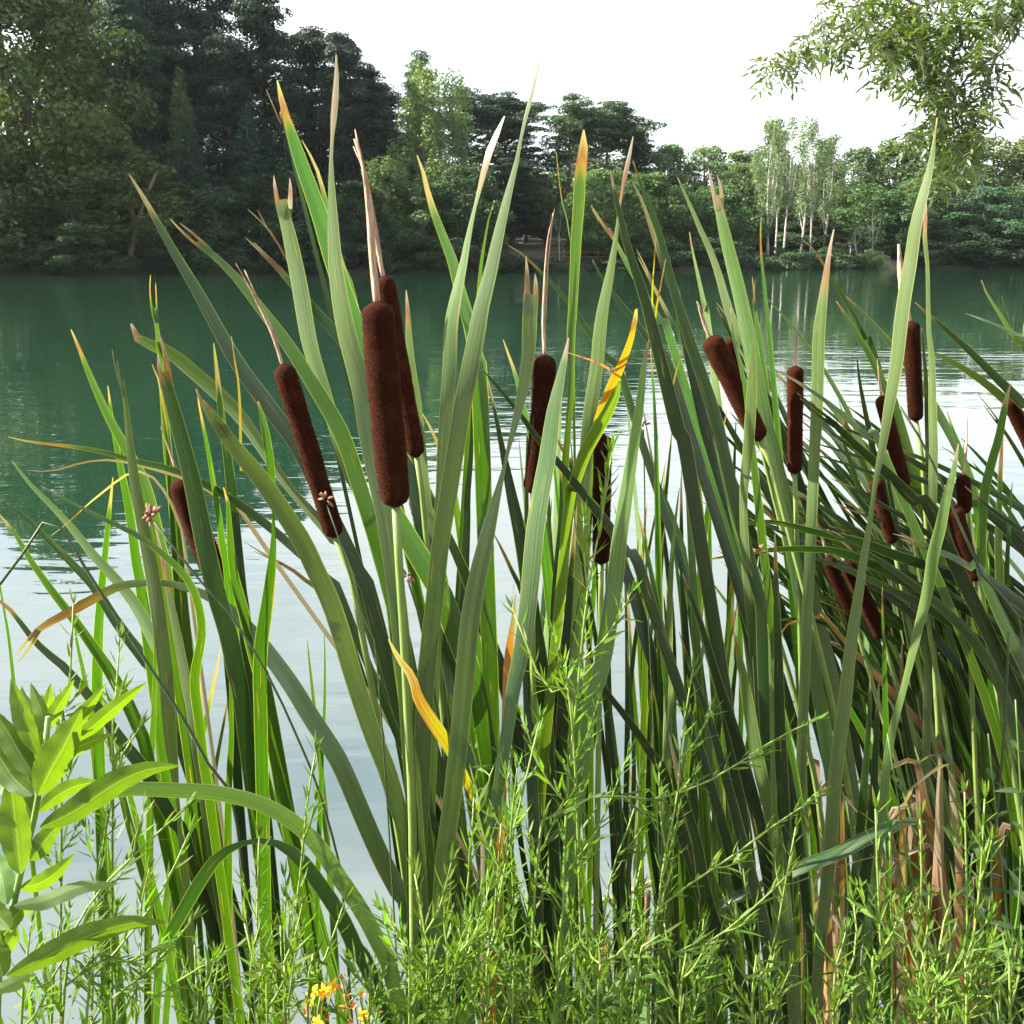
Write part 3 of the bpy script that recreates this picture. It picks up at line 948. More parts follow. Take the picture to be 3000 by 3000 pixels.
def leaf_blade(root, base, style, pts, w, rng, d=None, dry=None, fray=None, col=None, roll=None, to_base=True, name='leaf', dend=None):
    """traced leaf: pts tip first as (u, v[, width px]); runs on to the plant's base below the frame"""
    dp = base[1]
    d = dp if d is None else d
    P = np.array([p[:2] for p in pts], float)
    seg = np.concatenate([[0], np.cumsum(np.linalg.norm(np.diff(P, axis=0), axis=1))])
    total = seg[-1] + (max(0, 3700 - P[-1, 1]) if to_base else 0)
    de = dp if dend is None else dend
    dep = d + (de - d) * (seg / max(total, 1)) ** 1.3
    has_w = len(pts[0]) > 2
    X3 = [np.r_[at(u, v, q), (pts[i][2] * px(q, v) if has_w else 0)] for i, ((u, v), q) in enumerate(zip(P, dep))]
    if to_base:
        lw = X3[-1][3] if has_w else 0
        last, prev = X3[-1][:3], X3[-2][:3]
        tan = unit((last - prev)[None])[0]
        L = np.linalg.norm(base - last)
        base = base + np.array([np.clip(0.5 * ((last + tan * L * 0.6)[0] - base[0]), -0.28, 0.28), 0, 0])
        base[2] = max(-0.05, float(near_z(base[0], base[1])))
        L = np.linalg.norm(base - last)
        mid = (last + tan * L * 0.42) * 0.55 + (last + (base - last) * 0.5) * 0.45
        X3.append(np.r_[mid, lw])
        X3.append(np.r_[base + rng.normal(size=3) * [0.012, 0.012, 0], lw])
    X3 = np.array(X3)
    length = np.sum(np.linalg.norm(np.diff(X3[:, :3], axis=0), axis=1))
    n = int(np.clip(length / 0.02, 20, 100))
    C, s = spline(X3, n)
    r0, r1, c0 = STY[style]
    r0 = R(roll if roll is not None else r0 + rng.normal() * 6)
    r1 = R(r1 + rng.normal() * 9)
    ph = rng.uniform(0, 6.28)
    turn = np.clip((s - rng.uniform(0.12, 0.34) * d / 1.3) / (0.26 * d / 1.3), 0, 1)
    turn = turn * turn * (3 - 2 * turn)
    rl = r0 + (r1 - r0) * turn + R(8) * np.sin(s * rng.uniform(2.5, 5) + ph)
    if has_w:
        wid = C[:, 3] / np.cos(rl)
    else:
        W = w * px(d, P[len(P) // 2, 1]) / np.cos(rl)
        wid = W * np.minimum(1, ((s + 0.004) / 0.34) ** 0.62)
    wid = np.maximum(0.87 * wid * (1 - 0.38 * np.clip((s / s[-1] - 0.45) / 0.55, 0, 1)), 0.0008)
    mb = MB()
    dry = (0.006 if rng.random() < 0.35 else abs(rng.normal()) * 0.035 + 0.015) if dry is None else dry
    fray = int(rng.choice([0, 0, 0, 0, 1])) if fray is None else int(fray >= 2)
    Cx = C[:, :3]
    if fray:
        cut = min((0.022 + 0.012 * fray) * d / 1.3, 0.2 * s[-1])
        i0 = max(1, int(np.searchsorted(s, cut)))
        side = unit(np.cross(Cx[0] - Cx[i0], unit((Cx[i0] - CAM)[None])[0])[None])[0]
        for f in range(fray + 1):
            k = 6
            t = np.linspace(0, 1, k)[::-1][:, None]
            off = (f / fray - 0.5) if fray else 0
            st = Cx[i0 + 1] + side * off * wid[i0 + 1] * math.cos(rl[i0]) * fray / (fray + 1)
            en = Cx[0] + side * (off * wid[i0] * 0.7 + rng.normal() * 0.003) + (Cx[0] - Cx[i0]) * rng.uniform(-0.45, 0.1) + rng.normal(size=3) * 0.002
            mid_ = (st + en) / 2 + side * off * wid[i0] * 0.25 + rng.normal(size=3) * 0.0025
            q = (1 - t) ** 2 * st + 2 * t * (1 - t) * mid_ + t ** 2 * en
            ww = 0.0007 + wid[i0 + 1] / (fray + 1) * 1.03 * np.linspace(0, 1, k) ** 0.6
            blade_strip(mb, q, np.linspace(0, s[i0 + 1], k), ww, np.full(k, rl[i0]), 0.04, 2)
        blade_strip(mb, Cx[i0:], s[i0:], wid[i0:], rl[i0:])
    else:
        blade_strip(mb, Cx, s, wid, rl)
    c = col or c0
    jit = 1 + rng.normal() * 0.07
    return mb.build(name, M_THIN if style in 'GYO' else M_BLADE, root, root.location, color=(c[0] * jit, c[1] * jit, c[2], dry))


def seed_head(root, top, bot, w, d, rng, spike=None, spike_w=14, stalk=None, base=None, fluff=False, dtop=None):
    """brown velvet head from top to bot (pixels), the dry spike above it and the stalk below it"""
    off = root.location
    dt = d if dtop is None else dtop
    a, b = at(*top, dt), at(*bot, d)
    n, k = 34, 22
    t = np.linspace(0, 1, n)
    bow = np.cross(unit((b - a)[None])[0], [0, 1, 0]) * rng.normal() * 0.0015
    P = a + (b - a) * t[:, None] + bow * np.sin(math.pi * t)[:, None]
    r = w * px(d, (top[1] + bot[1]) / 2) / 2
    Lh = np.linalg.norm(b - a)
    cap = min(0.35, 0.9 * r / Lh)
    prof = np.ones(n)
    e = t < cap
    prof[e] = np.sqrt(np.maximum(0, 1 - ((cap - t[e]) / cap) ** 2))
    e = t > 1 - cap
    prof[e] = np.sqrt(np.maximum(0, 1 - ((t[e] - 1 + cap) / cap) ** 2))
    prof = np.maximum(prof, 0.12) * (0.95 + 0.05 * np.sin(t * 3.0 + rng.uniform(0, 3)) + 0.02 * np.sin(t * 17 + rng.uniform(0, 6)))
    mb = MB()
    tube(mb, P, r * prof, k)
    V = mb.v[0]
    ax = np.repeat(P, k, axis=0)
    mb.v[0] = ax + (V - ax) * (1 + rng.normal(size=(len(V), 1)) * 0.018)
    hd = mb.build('seed_head', M_HEAD, root, off)
    # short down fibres
    m = 2600 if w > 42 else 1300
    ti = rng.integers(2, n - 2, m)
    th = rng.uniform(0, 6.283, m)
    T = unit((b - a)[None])[0]
    A = unit(np.cross(T, [0.3, 0.8, 0.1])[None])[0]
    B = np.cross(T, A)
    nd = np.cos(th)[:, None] * A + np.sin(th)[:, None] * B
    p0 = P[ti] + nd * (r * prof[ti] * 0.985)[:, None] + T * rng.uniform(-1, 1, (m, 1)) * Lh / n * 0.5
    sd = unit(np.cross(nd, rdir(rng, m)))
    ln = rng.uniform(0.0006, 0.0015, (m, 1)) * min(1.0, r / 0.012)
    Q = np.stack([p0 - sd * 0.00025, p0 + sd * 0.00025, p0 + nd * ln + sd * 0.0001 + rng.normal(size=(m, 3)) * 0.0003, p0 + nd * ln - sd * 0.0001], 1)
    fz = link('down', quads_mesh('down', Q - np.array(off), M_FUZZ), hd)
    fz['kind'] = 'stuff'
    if spike:
        S, _ = spline([at(u, v, dt) for u, v in spike] + [a + (b - a) * 0.03], 16)
        mb = MB()
        rs = spike_w * px(d) / 2
        pr = rs * np.minimum(1, 0.12 + np.linspace(0, 1, 16) * 1.3)
        if fluff:
            pr = rs * (0.35 + np.sin(np.linspace(0.1, 2.9, 16)) * (0.8 + 0.35 * rng.random(16)))
        tube(mb, S, pr, 6)
        if not fluff and spike_w > 9:
            S2, _ = spline([S[1] + rng.normal(size=3) * 0.004, S[5] + [0.003, 0, 0], S[10] + [0.003, 0, 0], S[15]], 10)
            tube(mb, S2, pr[::2][:8].mean() * 0.5, 5)
        mb.build('dry_spike', M_SPIKE, root, off)
    if base is not None:
        pts = [b + (a - b) * 0.02] + [at(u, v, d + (base[1] - d) * min(1, (v - bot[1]) / 2200)) for u, v in (stalk or [])]
        tan = unit((pts[-1] - (pts[-2] if len(pts) > 1 else a))[None])[0]
        Lr = np.linalg.norm(base - pts[-1])
        pts += [(pts[-1] + tan * Lr * 0.45) * 0.5 + (pts[-1] + base) * 0.25, base]
        S, _ = spline(pts, 26)
        mb = MB()
        tube(mb, S, np.linspace(0.16 * r + 0.0018, 0.2 * r + 0.0045, 26), 8)
        mb.build('stalk', M_STALK, root, off, color=(1, 1, 1, 1))
    return hd


PL = 0


def cattail(label, bu, d, blades, head=None, name='cattail', cat='cattail', group='cattails on the near bank', seed=None):
    """blades: (style, width, pts, opts)"""
    global PL
    PL += 1
    rng = np.random.default_rng(1000 + PL if seed is None else seed)
    p = floor_pt(bu, d, 0)
    base = np.array([p[0], d, max(-0.05, float(near_z(p[0], d)))])
    root = thing(name, label, cat, tuple(base), group)
    for bl in blades:
        st, w, pts = bl[:3]
        leaf_blade(root, base, st, pts, w, rng, **(bl[3] if len(bl) > 3 else {}))
    for h in (head or []):
        seed_head(root, rng=rng, base=base, **h)
    return root


# --- left group
cattail('leafy cattail shoot fanning out at the far left, no head', 360, 1.45, [
    ('L', 44, [(35, 1350), (52, 1373), (93, 1424), (150, 1481), (207, 1543), (269, 1621), (331, 1688), (393, 1766), (440, 1854), (500, 1980), (545, 2150)]),
    ('M', 42, [(-10, 1463), (15, 1476), (78, 1518), (145, 1585), (217, 1657), (280, 1725), (331, 1807), (383, 1880), (440, 1957), (500, 2090)], dict(d=1.5)),
    ('G', 44, [(-12, 1497), (41, 1559), (93, 1647), (155, 1735), (207, 1802), (269, 1890), (331, 1983), (400, 2120), (450, 2300)], dict(d=1.4)),
    ('D', 46, [(-40, 1730), (31, 1787), (78, 1849), (129, 1906), (197, 1963), (290, 2078), (352, 2166), (414, 2243), (466, 2331), (518, 2424), (559, 2518)], dict(d=1.35)),
    ('G', 38, [(331, 1398), (321, 1492), (311, 1595), (300, 1700), (290, 1828), (285, 1983), (290, 2200)], dict(d=1.55)),
    ('G', 16, [(-20, 1600), (10, 1776), (26, 1870), (40, 2000), (60, 2200)], dict(d=1.5)),
    ('G', 30, [(218, 1800), (225, 1880), (250, 2000), (270, 2150)], dict(d=1.6))])
cattail('leafy cattail shoot with narrow bright upright leaves left of hidden head', 560, 1.4, [
    ('G', 48, [(208, 965), (223, 1000), (269, 1114), (321, 1228), (373, 1321), (414, 1393), (440, 1476), (470, 1620), (500, 1800)], dict(d=1.45)),
    ('L', 0, [(335, 1016, 3), (345, 1050, 8), (357, 1104, 11), (373, 1223, 18), (388, 1362, 30), (409, 1492, 38), (435, 1621, 44), (461, 1776, 48), (487, 1983, 48), (498, 2155, 44), (512, 2270, 26), (520, 2340, 12), (530, 2450, 18), (545, 2600, 30)], dict(d=1.25, roll=28)),
    ('G', 38, [(316, 1130), (331, 1248), (352, 1362), (378, 1492), (400, 1650), (430, 1850)], dict(d=1.5)),
    ('L', 20, [(398, 1580), (405, 1640), (414, 1750), (430, 1880), (450, 2050)], dict(d=1.5)),
    ('T', 12, [(150, 1569), (197, 1533), (248, 1486), (310, 1435), (383, 1385), (450, 1400), (520, 1520), (560, 1750)], dict(d=1.42, dry=0.06)),
    ('G', 26, [(440, 1750), (455, 1900), (450, 2100), (440, 2350)], dict(d=1.45)),
    ('G', 30, [(585, 1990), (600, 2200), (640, 2450)], dict(d=1.5))])
cattail('cattail whose brown head hides behind a broad grey-green leaf at left', 720, 1.4, [
    ('G', 34, [(440, 815), (448, 880), (460, 960), (470, 1060), (480, 1180), (492, 1330), (510, 1500)], dict(d=1.5)),
    ('G', 20, [(445, 1067), (466, 1119), (481, 1217), (492, 1321), (500, 1450)], dict(d=1.45, dry=0.08)),
    ('M', 0, [(452, 990, 4), (461, 1031, 26), (481, 1104, 36), (507, 1197, 46), (538, 1311, 52), (564, 1414, 58), (585, 1518, 62), (606, 1621, 64), (637, 1750, 64), (668, 1854, 62), (694, 1983, 60), (720, 2150, 55)], dict(d=1.25, roll=26)),
    ('L', 44, [(455, 1543), (471, 1611), (487, 1699), (502, 1776), (523, 1880), (545, 2000), (580, 2200)], dict(d=1.38)),
    ('L', 22, [(494, 1404), (502, 1492), (518, 1595), (528, 1699), (545, 1850)], dict(d=1.5)),
    ('L', 0, [(384, 948, 6), (392, 972, 22), (414, 1000, 30), (492, 1030, 42), (570, 1093, 46), (668, 1181, 48), (725, 1248, 42), (828, 1404, 30), (905, 1497, 28), (983, 1595, 28), (1040, 1720, 26)], dict(d=1.5, dend=1.45, dry=0.02, fray=0)),
    ('D', 32, [(640, 1500), (642, 1600), (650, 1750), (668, 1950), (690, 2200)], dict(d=1.5))],
    [dict(top=(524, 1400), bot=(672, 1790), w=74, d=1.42, stalk=[(700, 1870), (735, 1960)], spike=[(470, 1250), (500, 1330)], spike_w=9)])
cattail('leafy cattail shoot whose leaf folds over into a frayed drooping tip', 780, 1.32, [
    ('L', 0, [(40, 1945, 4), (104, 1854, 20), (155, 1818, 26), (217, 1787, 30), (290, 1745, 32), (362, 1714, 28), (466, 1706, 22), (538, 1719, 24), (595, 1740, 30), (647, 1766, 36), (694, 1807, 44), (760, 1880, 52), (849, 2000, 58), (906, 2093, 60), (957, 2171, 62), (1000, 2243, 62), (1062, 2388, 62), (1119, 2518, 62), (1171, 2621, 60), (1207, 2725, 58)], dict(d=1.3, dend=1.25, dry=0.16, fray=3, roll=20)),
    ('G', 30, [(577, 1140), (585, 1197), (606, 1300), (621, 1388), (631, 1450), (642, 1518), (655, 1620), (680, 1800)], dict(d=1.3)),
    ('D', 46, [(626, 1005), (637, 1104), (647, 1207), (663, 1311), (678, 1440), (690, 1580), (705, 1750), (730, 1950)], dict(d=1.42)),
    ('Y', 18, [(678, 985), (688, 1060), (697, 1110), (703, 1200), (706, 1380)], dict(to_base=False, d=1.4, dry=0.03, fray=1)),
    ('G', 56, [(655, 1428), (668, 1476), (673, 1569), (683, 1673), (709, 1776), (735, 1880), (756, 1957), (790, 2100)], dict(d=1.28, dry=0.015)),
    ('G', 0, [(756, 1176, 4), (771, 1233, 22), (787, 1321, 28), (797, 1414, 22), (800, 1507, 8), (802, 1549, 12), (797, 1647, 28), (782, 1776, 42), (766, 1880, 46), (761, 1983, 46), (765, 2150, 44)], dict(d=1.25, roll=-22)),
    ('G', 30, [(673, 1900), (678, 2129), (673, 2259), (668, 2466)], dict(d=1.35)),
    ('G', 34, [(119, 1424), (207, 1471), (310, 1523), (414, 1575), (492, 1637), (543, 1688), (575, 1750), (592, 1854), (570, 1990), (585, 2129), (600, 2259), (625, 2420)], dict(d=1.22))])
cattail('cattail with slender tilted dark brown head left of the thickest one', 1010, 1.35, [
    ('M', 54, [(378, 510), (430, 595), (505, 730), (585, 865), (688, 1052), (790, 1195), (880, 1320), (973, 1518), (1050, 1680), (1110, 1850)], dict(d=1.45, dry=0.05, fray=0)),
    ('L', 0, [(580, 1135, 4), (600, 1170, 22), (621, 1207, 36), (663, 1280, 46), (714, 1342, 54), (766, 1404, 58), (807, 1466, 60), (849, 1528, 62), (890, 1595, 64), (926, 1673, 64), (963, 1751, 64), (994, 1838, 64), (1041, 2000, 62), (1093, 2155, 60), (1135, 2259, 60), (1171, 2388, 58), (1197, 2518, 55)], dict(d=1.15, dend=1.3, dry=0.02, fray=2, roll=34)),
    ('D', 34, [(802, 1373), (880, 1455), (957, 1543), (1000, 1611), (1070, 1760)], dict(d=1.5)),
    ('M', 28, [(719, 1595), (776, 1626), (854, 1668), (906, 1709), (957, 1745), (1030, 1850)], dict(d=1.5, dry=0.1, fray=2)),
    ('M', 30, [(23, 1280), (93, 1295), (207, 1308), (310, 1326), (398, 1352), (497, 1373), (574, 1404), (637, 1440), (699, 1476), (776, 1533), (854, 1600), (957, 1699), (1030, 1830)], dict(d=1.3, dry=0.07, fray=1, roll=45)),
    ('T', 15, [(78, 1378), (155, 1380), (233, 1357), (310, 1347), (383, 1357), (470, 1380), (560, 1410), (640, 1460), (760, 1580)], dict(d=1.33, dry=0.1)),
    ('G', 18, [(950, 1840), (952, 1950), (950, 2100), (940, 2300)], dict(d=1.6))],
    [dict(top=(826, 1065), bot=(983, 1577), w=66, d=1.28, stalk=[(1000, 1640), (1050, 1800)], spike=[(690, 770), (735, 850), (790, 960), (812, 1020)], spike_w=10)])
cattail('cattail with the thickest upright brown head, in front at centre left', 1225, 1.2, [
    ('G', 54, [(500, 640), (560, 690), (680, 800), (760, 900), (840, 1005), (932, 1150), (1000, 1270), (1050, 1415), (1103, 1585), (1140, 1725), (1170, 1900)], dict(d=1.38, fray=3, dry=0.04)),
    ('M', 54, [(718, 690), (800, 770), (880, 860), (960, 950), (1010, 1005), (1090, 1120), (1180, 1300), (1230, 1500)], dict(d=1.42, fray=2, dry=0.06)),
    ('L', 0, [(985, 160, 4), (986, 200, 10), (985, 250, 20), (978, 340, 22), (972, 420, 9), (970, 500, 16), (975, 640, 34), (985, 800, 50), (1010, 950, 62), (1035, 1050, 64), (1060, 1150, 64), (1080, 1280, 64), (1104, 1400, 62), (1126, 1500, 62), (1145, 1621, 62), (1166, 1776, 60), (1181, 1932, 60), (1195, 2100, 56)], dict(d=1.28, dry=0.09, fray=0, roll=32)),
    ('L', 0, [(290, 2352, 6), (330, 2325, 34), (388, 2311, 46), (518, 2316, 50), (621, 2321, 50), (725, 2342, 50), (802, 2373, 52), (880, 2424, 52), (942, 2492, 54), (1000, 2580, 54), (1062, 2673, 54), (1114, 2776, 54), (1160, 2906, 54)], dict(d=1.05, dry=0.0, fray=0, roll=30)),
    ('M', 0, [(452, 2880, 4), (466, 2828, 30), (492, 2750, 40), (543, 2657, 44), (585, 2585, 44), (642, 2507, 36), (725, 2466, 16), (802, 2468, 22), (870, 2507, 44), (932, 2585, 50), (1000, 2688, 52), (1052, 2802, 54), (1103, 2900, 54)], dict(d=1.12, dry=0.0, fray=0, roll=20)),
    ('G', 0, [(1138, 1872, 4), (1166, 1927, 18), (1207, 1983, 28), (1223, 2041, 36), (1259, 2104, 42), (1295, 2155, 44), (1331, 2217, 42), (1357, 2269, 40), (1378, 2311, 34), (1392, 2362, 22), (1398, 2400, 8)], dict(d=1.08, dry=0.13, fray=0, to_base=False, col=(0.21, 0.17, 0.010))),
    ('B', 0, [(1395, 2380, 6), (1412, 2440, 13), (1414, 2569, 14), (1414, 2776, 14)], dict(d=1.09, dry=0.3, fray=0)),
    ('D', 50, [(1190, 1900), (1200, 2050), (1205, 2300), (1212, 2600)], dict(d=1.22))],
    [dict(top=(1104, 880), bot=(1160, 1488), w=98, d=1.13, stalk=[(1166, 1600), (1185, 1900), (1195, 2100), (1207, 2340), (1212, 2700)], spike=[(1040, 378), (1062, 480), (1078, 600), (1092, 760), (1100, 850)], spike_w=21)])
cattail('cattail with dark head half hidden behind the thickest head', 1330, 1.45, [
    ('L', 0, [(818, 478, 3), (819, 510, 18), (822, 560, 30), (835, 640, 40), (850, 700, 46), (880, 850, 54), (905, 1000, 52), (935, 1100, 46), (958, 1170, 42), (990, 1290, 40), (1040, 1430, 40), (1100, 1600, 40)], dict(d=1.4, fray=3, dry=0.04)),
    ('M', 14, [(735, 590), (800, 690), (860, 800), (890, 900), (930, 1060)], dict(d=1.5, fray=3, dry=0.1)),
    ('G', 0, [(812, 235, 4), (822, 280, 16), (835, 330, 24), (880, 470, 44), (940, 640, 56), (975, 760, 60), (1030, 920, 60), (1120, 1130, 58), (1200, 1330, 56), (1260, 1560, 54)], dict(d=1.45, dry=0.05, fray=1, roll=-30)),
    ('G', 36, [(884, 410), (930, 500), (965, 640), (1000, 780), (1060, 1000)], dict(d=1.52, dry=0.06, fray=1)),
    ('M', 14, [(780, 262), (800, 310), (830, 380), (860, 480)], dict(d=1.52, dry=0.06)),
    ('L', 0, [(1190, 850, 3), (1195, 920, 16), (1202, 1052, 28), (1217, 1155, 32), (1228, 1259, 34), (1238, 1362, 34), (1252, 1500, 34), (1275, 1700, 34)], dict(d=1.35, dry=0.04))],
    [dict(top=(1124, 806), bot=(1222, 1342), w=60, d=1.32, stalk=[(1240, 1480)], spike=[(1040, 385), (1075, 560), (1102, 700), (1116, 780)], spike_w=13)])
cattail('cattail with low dark head behind the stalk of the thickest one', 1390, 1.5, [
    ('G', 0, [(1140, 1440, 8), (1171, 1528, 60), (1207, 1595, 70), (1248, 1663, 74), (1290, 1735, 76), (1326, 1828, 76), (1357, 1906, 74), (1383, 1983, 70), (1420, 2150, 64)], dict(d=1.3, dry=0, fray=0, roll=-25)),
    ('D', 50, [(1190, 1325), (1233, 1388), (1269, 1466), (1300, 1543), (1336, 1621), (1373, 1709), (1414, 1828), (1445, 1906), (1476, 1990), (1518, 2155), (1549, 2259), (1569, 2336)], dict(d=1.38)),
    ('G', 36, [(1238, 1212), (1264, 1259), (1285, 1311), (1320, 1420), (1350, 1580)], dict(d=1.55, dry=0.06)),
    ('D', 28, [(1000, 1790), (1040, 1900), (1085, 2050), (1130, 2250), (1160, 2450)], dict(d=1.5))],
    [dict(top=(1213, 1385), bot=(1256, 1622), w=64, d=1.42, spike=None)])
cattail('leafy cattail with the tallest pale leaf rising into the white sky', 1270, 1.3, [
    ('G', 58, [(1222, 455), (1238, 497), (1259, 585), (1290, 673), (1326, 766), (1352, 870), (1378, 958), (1400, 1080), (1410, 1250)], dict(d=1.4, fray=1, dry=0.06)),
    ('L', 0, [(1478, 340, 4), (1455, 393, 18), (1430, 455, 24), (1409, 538, 16), (1393, 600, 10), (1373, 688, 18), (1357, 776, 26), (1336, 870, 38), (1321, 958, 46), (1318, 1060, 46), (1311, 1155, 46), (1300, 1311, 44), (1295, 1440, 42), (1285, 1650, 40)], dict(d=1.35, dry=0.08, fray=1, roll=36)),
    ('L', 0, [(1587, 150, 3), (1569, 233, 10), (1549, 311, 15), (1530, 383, 9), (1518, 455, 13), (1497, 538, 21), (1476, 621, 30), (1455, 714, 38), (1435, 807, 44), (1409, 906, 52), (1393, 1000, 58), (1362, 1155, 60), (1336, 1311, 60), (1311, 1466, 60), (1290, 1595, 60), (1274, 1750, 60), (1254, 1932, 60), (1240, 2150, 58)], dict(d=1.2, dry=0.02, fray=0, roll=34)),
    ('G', 24, [(1445, 600), (1430, 647), (1419, 714), (1409, 776), (1400, 900), (1385, 1100)], dict(d=1.5, fray=1)),
    ('M', 38, [(1383, 1180), (1380, 1336), (1370, 1440), (1367, 1543), (1362, 1647), (1357, 1776), (1350, 1950)], dict(d=1.45, dry=0.0))])
cattail('leafy cattail with frayed twisting pale leaf at the centre', 1330, 1.15, [
    ('L', 0, [(1567, 745, 6), (1564, 775, 30), (1559, 802, 44), (1554, 880, 48), (1551, 958, 50), (1550, 1020, 46), (1538, 1104, 40), (1518, 1207, 28), (1497, 1285, 18), (1481, 1352, 10), (1466, 1414, 20), (1450, 1476, 32), (1430, 1559, 48), (1409, 1647, 58), (1388, 1750, 64), (1373, 1854, 66), (1362, 1983, 66), (1345, 2170, 64), (1325, 2340, 62), (1305, 2492, 60), (1295, 2595, 58)], dict(d=1.12, fray=3, dry=0.035, roll=30)),
    ('D', 40, [(1445, 1560), (1476, 1621), (1507, 1688), (1528, 1740), (1540, 1900)], dict(d=1.4)),
    ('O', 0, [(1511, 1740, 4), (1508, 1780, 10), (1502, 1828, 16), (1492, 1906, 28), (1487, 1983, 32), (1480, 2150, 28)], dict(d=1.35, dry=0.05)),
    ('M', 26, [(1295, 1830), (1300, 2000), (1310, 2250)], dict(d=1.35))])
# --- centre
cattail('cattail with upright brown head and thin dry spike at the centre', 1590, 1.4, [
    ('G', 0, [(1710, 380, 5), (1709, 440, 32), (1699, 518, 38), (1696, 595, 38), (1688, 699, 36), (1683, 802, 32), (1678, 906, 30), (1673, 983, 28), (1672, 1155, 20), (1660, 1311, 22), (1650, 1500, 26)], dict(d=1.5, dry=0.05, fray=1)),
    ('G', 9, [(1630, 445), (1637, 518), (1647, 595), (1662, 647), (1673, 740), (1676, 850)], dict(d=1.52, dry=0.06, fray=0)),
    ('M', 28, [(1487, 718), (1518, 735), (1559, 771), (1600, 813), (1642, 859), (1683, 911), (1725, 973), (1790, 1070), (1850, 1200)], dict(d=1.6, fray=1, dry=0.05)),
    ('L', 0, [(1666, 990, 4), (1652, 1062, 22), (1637, 1129, 34), (1621, 1207, 46), (1611, 1285, 54), (1600, 1362, 58), (1585, 1440, 60), (1569, 1543, 62), (1559, 1647, 62), (1549, 1750, 60), (1533, 1880, 58), (1507, 2000, 50), (1492, 2104, 44), (1476, 2207, 42), (1461, 2311, 42), (1445, 2414, 42), (1430, 2518, 42), (1399, 2725, 42)], dict(d=1.15, dend=1.2, dry=0.02, fray=0, roll=30)),
    ('D', 0, [(1430, 1114, 3), (1450, 1207, 12), (1466, 1285, 18), (1481, 1362, 26), (1502, 1466, 38), (1523, 1559, 46), (1538, 1647, 50), (1560, 1800, 52), (1590, 2000, 52), (1612, 2285, 40)], dict(d=1.35)),
    ('G', 36, [(1474, 995), (1490, 1040), (1512, 1104), (1528, 1171), (1560, 1300), (1580, 1450)], dict(d=1.55, dry=0.04)),
    ('D', 40, [(1640, 1330), (1645, 1500), (1630, 1700), (1620, 1950), (1615, 2200)], dict(d=1.42))],
    [dict(top=(1597, 1036), bot=(1562, 1450), w=68, d=1.35, stalk=[(1558, 1560), (1560, 1800)], spike=[(1625, 612), (1605, 700), (1596, 820), (1592, 950), (1594, 1010)], spike_w=11)])
cattail('cattail with narrow dark head behind the orange and yellow leaf', 1740, 1.45, [
    ('L', 0, [(1855, 400, 3), (1844, 455, 12), (1833, 507, 16), (1818, 585, 9), (1807, 673, 11), (1800, 725, 18), (1787, 802, 28), (1766, 906, 38), (1756, 983, 44), (1750, 1060, 44), (1740, 1130, 46), (1725, 1233, 46), (1715, 1362, 44), (1705, 1550, 44)], dict(d=1.45, dry=0.08, fray=1)),
    ('O', 0, [(1864, 905, 8), (1860, 940, 16), (1846, 1000, 20), (1823, 1062, 26), (1797, 1119, 34), (1766, 1191, 34), (1742, 1245, 20), (1728, 1285, 6)], dict(d=1.29, dry=0.03, fray=0, roll=-35, to_base=False, col=(0.30, 0.115, 0.010))),
    ('G', 0, [(1818, 1110, 4), (1806, 1150, 26), (1785, 1195, 40), (1750, 1259, 46), (1716, 1321, 42), (1692, 1388, 40), (1675, 1450, 38), (1660, 1560, 36)], dict(d=1.31, dry=0.0, fray=0, col=(0.055, 0.088, 0.008))),
    ('L', 0, [(1901, 995, 3), (1885, 1078, 18), (1875, 1181, 28), (1859, 1285, 36), (1844, 1388, 42), (1828, 1492, 48), (1813, 1595, 52), (1802, 1699, 56), (1787, 1802, 58), (1771, 1906, 58), (1756, 1983, 54), (1725, 2078, 46), (1709, 2233, 42), (1694, 2362, 40), (1678, 2492, 40)], dict(d=1.2, dend=1.3, dry=0.02, fray=0, roll=30)),
    ('D', 40, [(1414, 1083), (1455, 1129), (1502, 1186), (1549, 1248), (1585, 1300), (1642, 1362), (1683, 1414), (1725, 1466), (1766, 1518), (1807, 1575), (1849, 1642), (1900, 1750)], dict(d=1.3, dry=0.0, fray=0, roll=16)),
    ('O', 18, [(1655, 1030), (1700, 1045), (1745, 1060), (1790, 1085), (1810, 1110), (1815, 1150)], dict(d=1.28, dry=0.02, to_base=False)),
    ('D', 44, [(1690, 1480), (1680, 1600), (1665, 1800), (1650, 2050)], dict(d=1.4))],
    [dict(top=(1768, 1272), bot=(1762, 1655), w=54, d=1.38, stalk=[(1760, 1760)])])
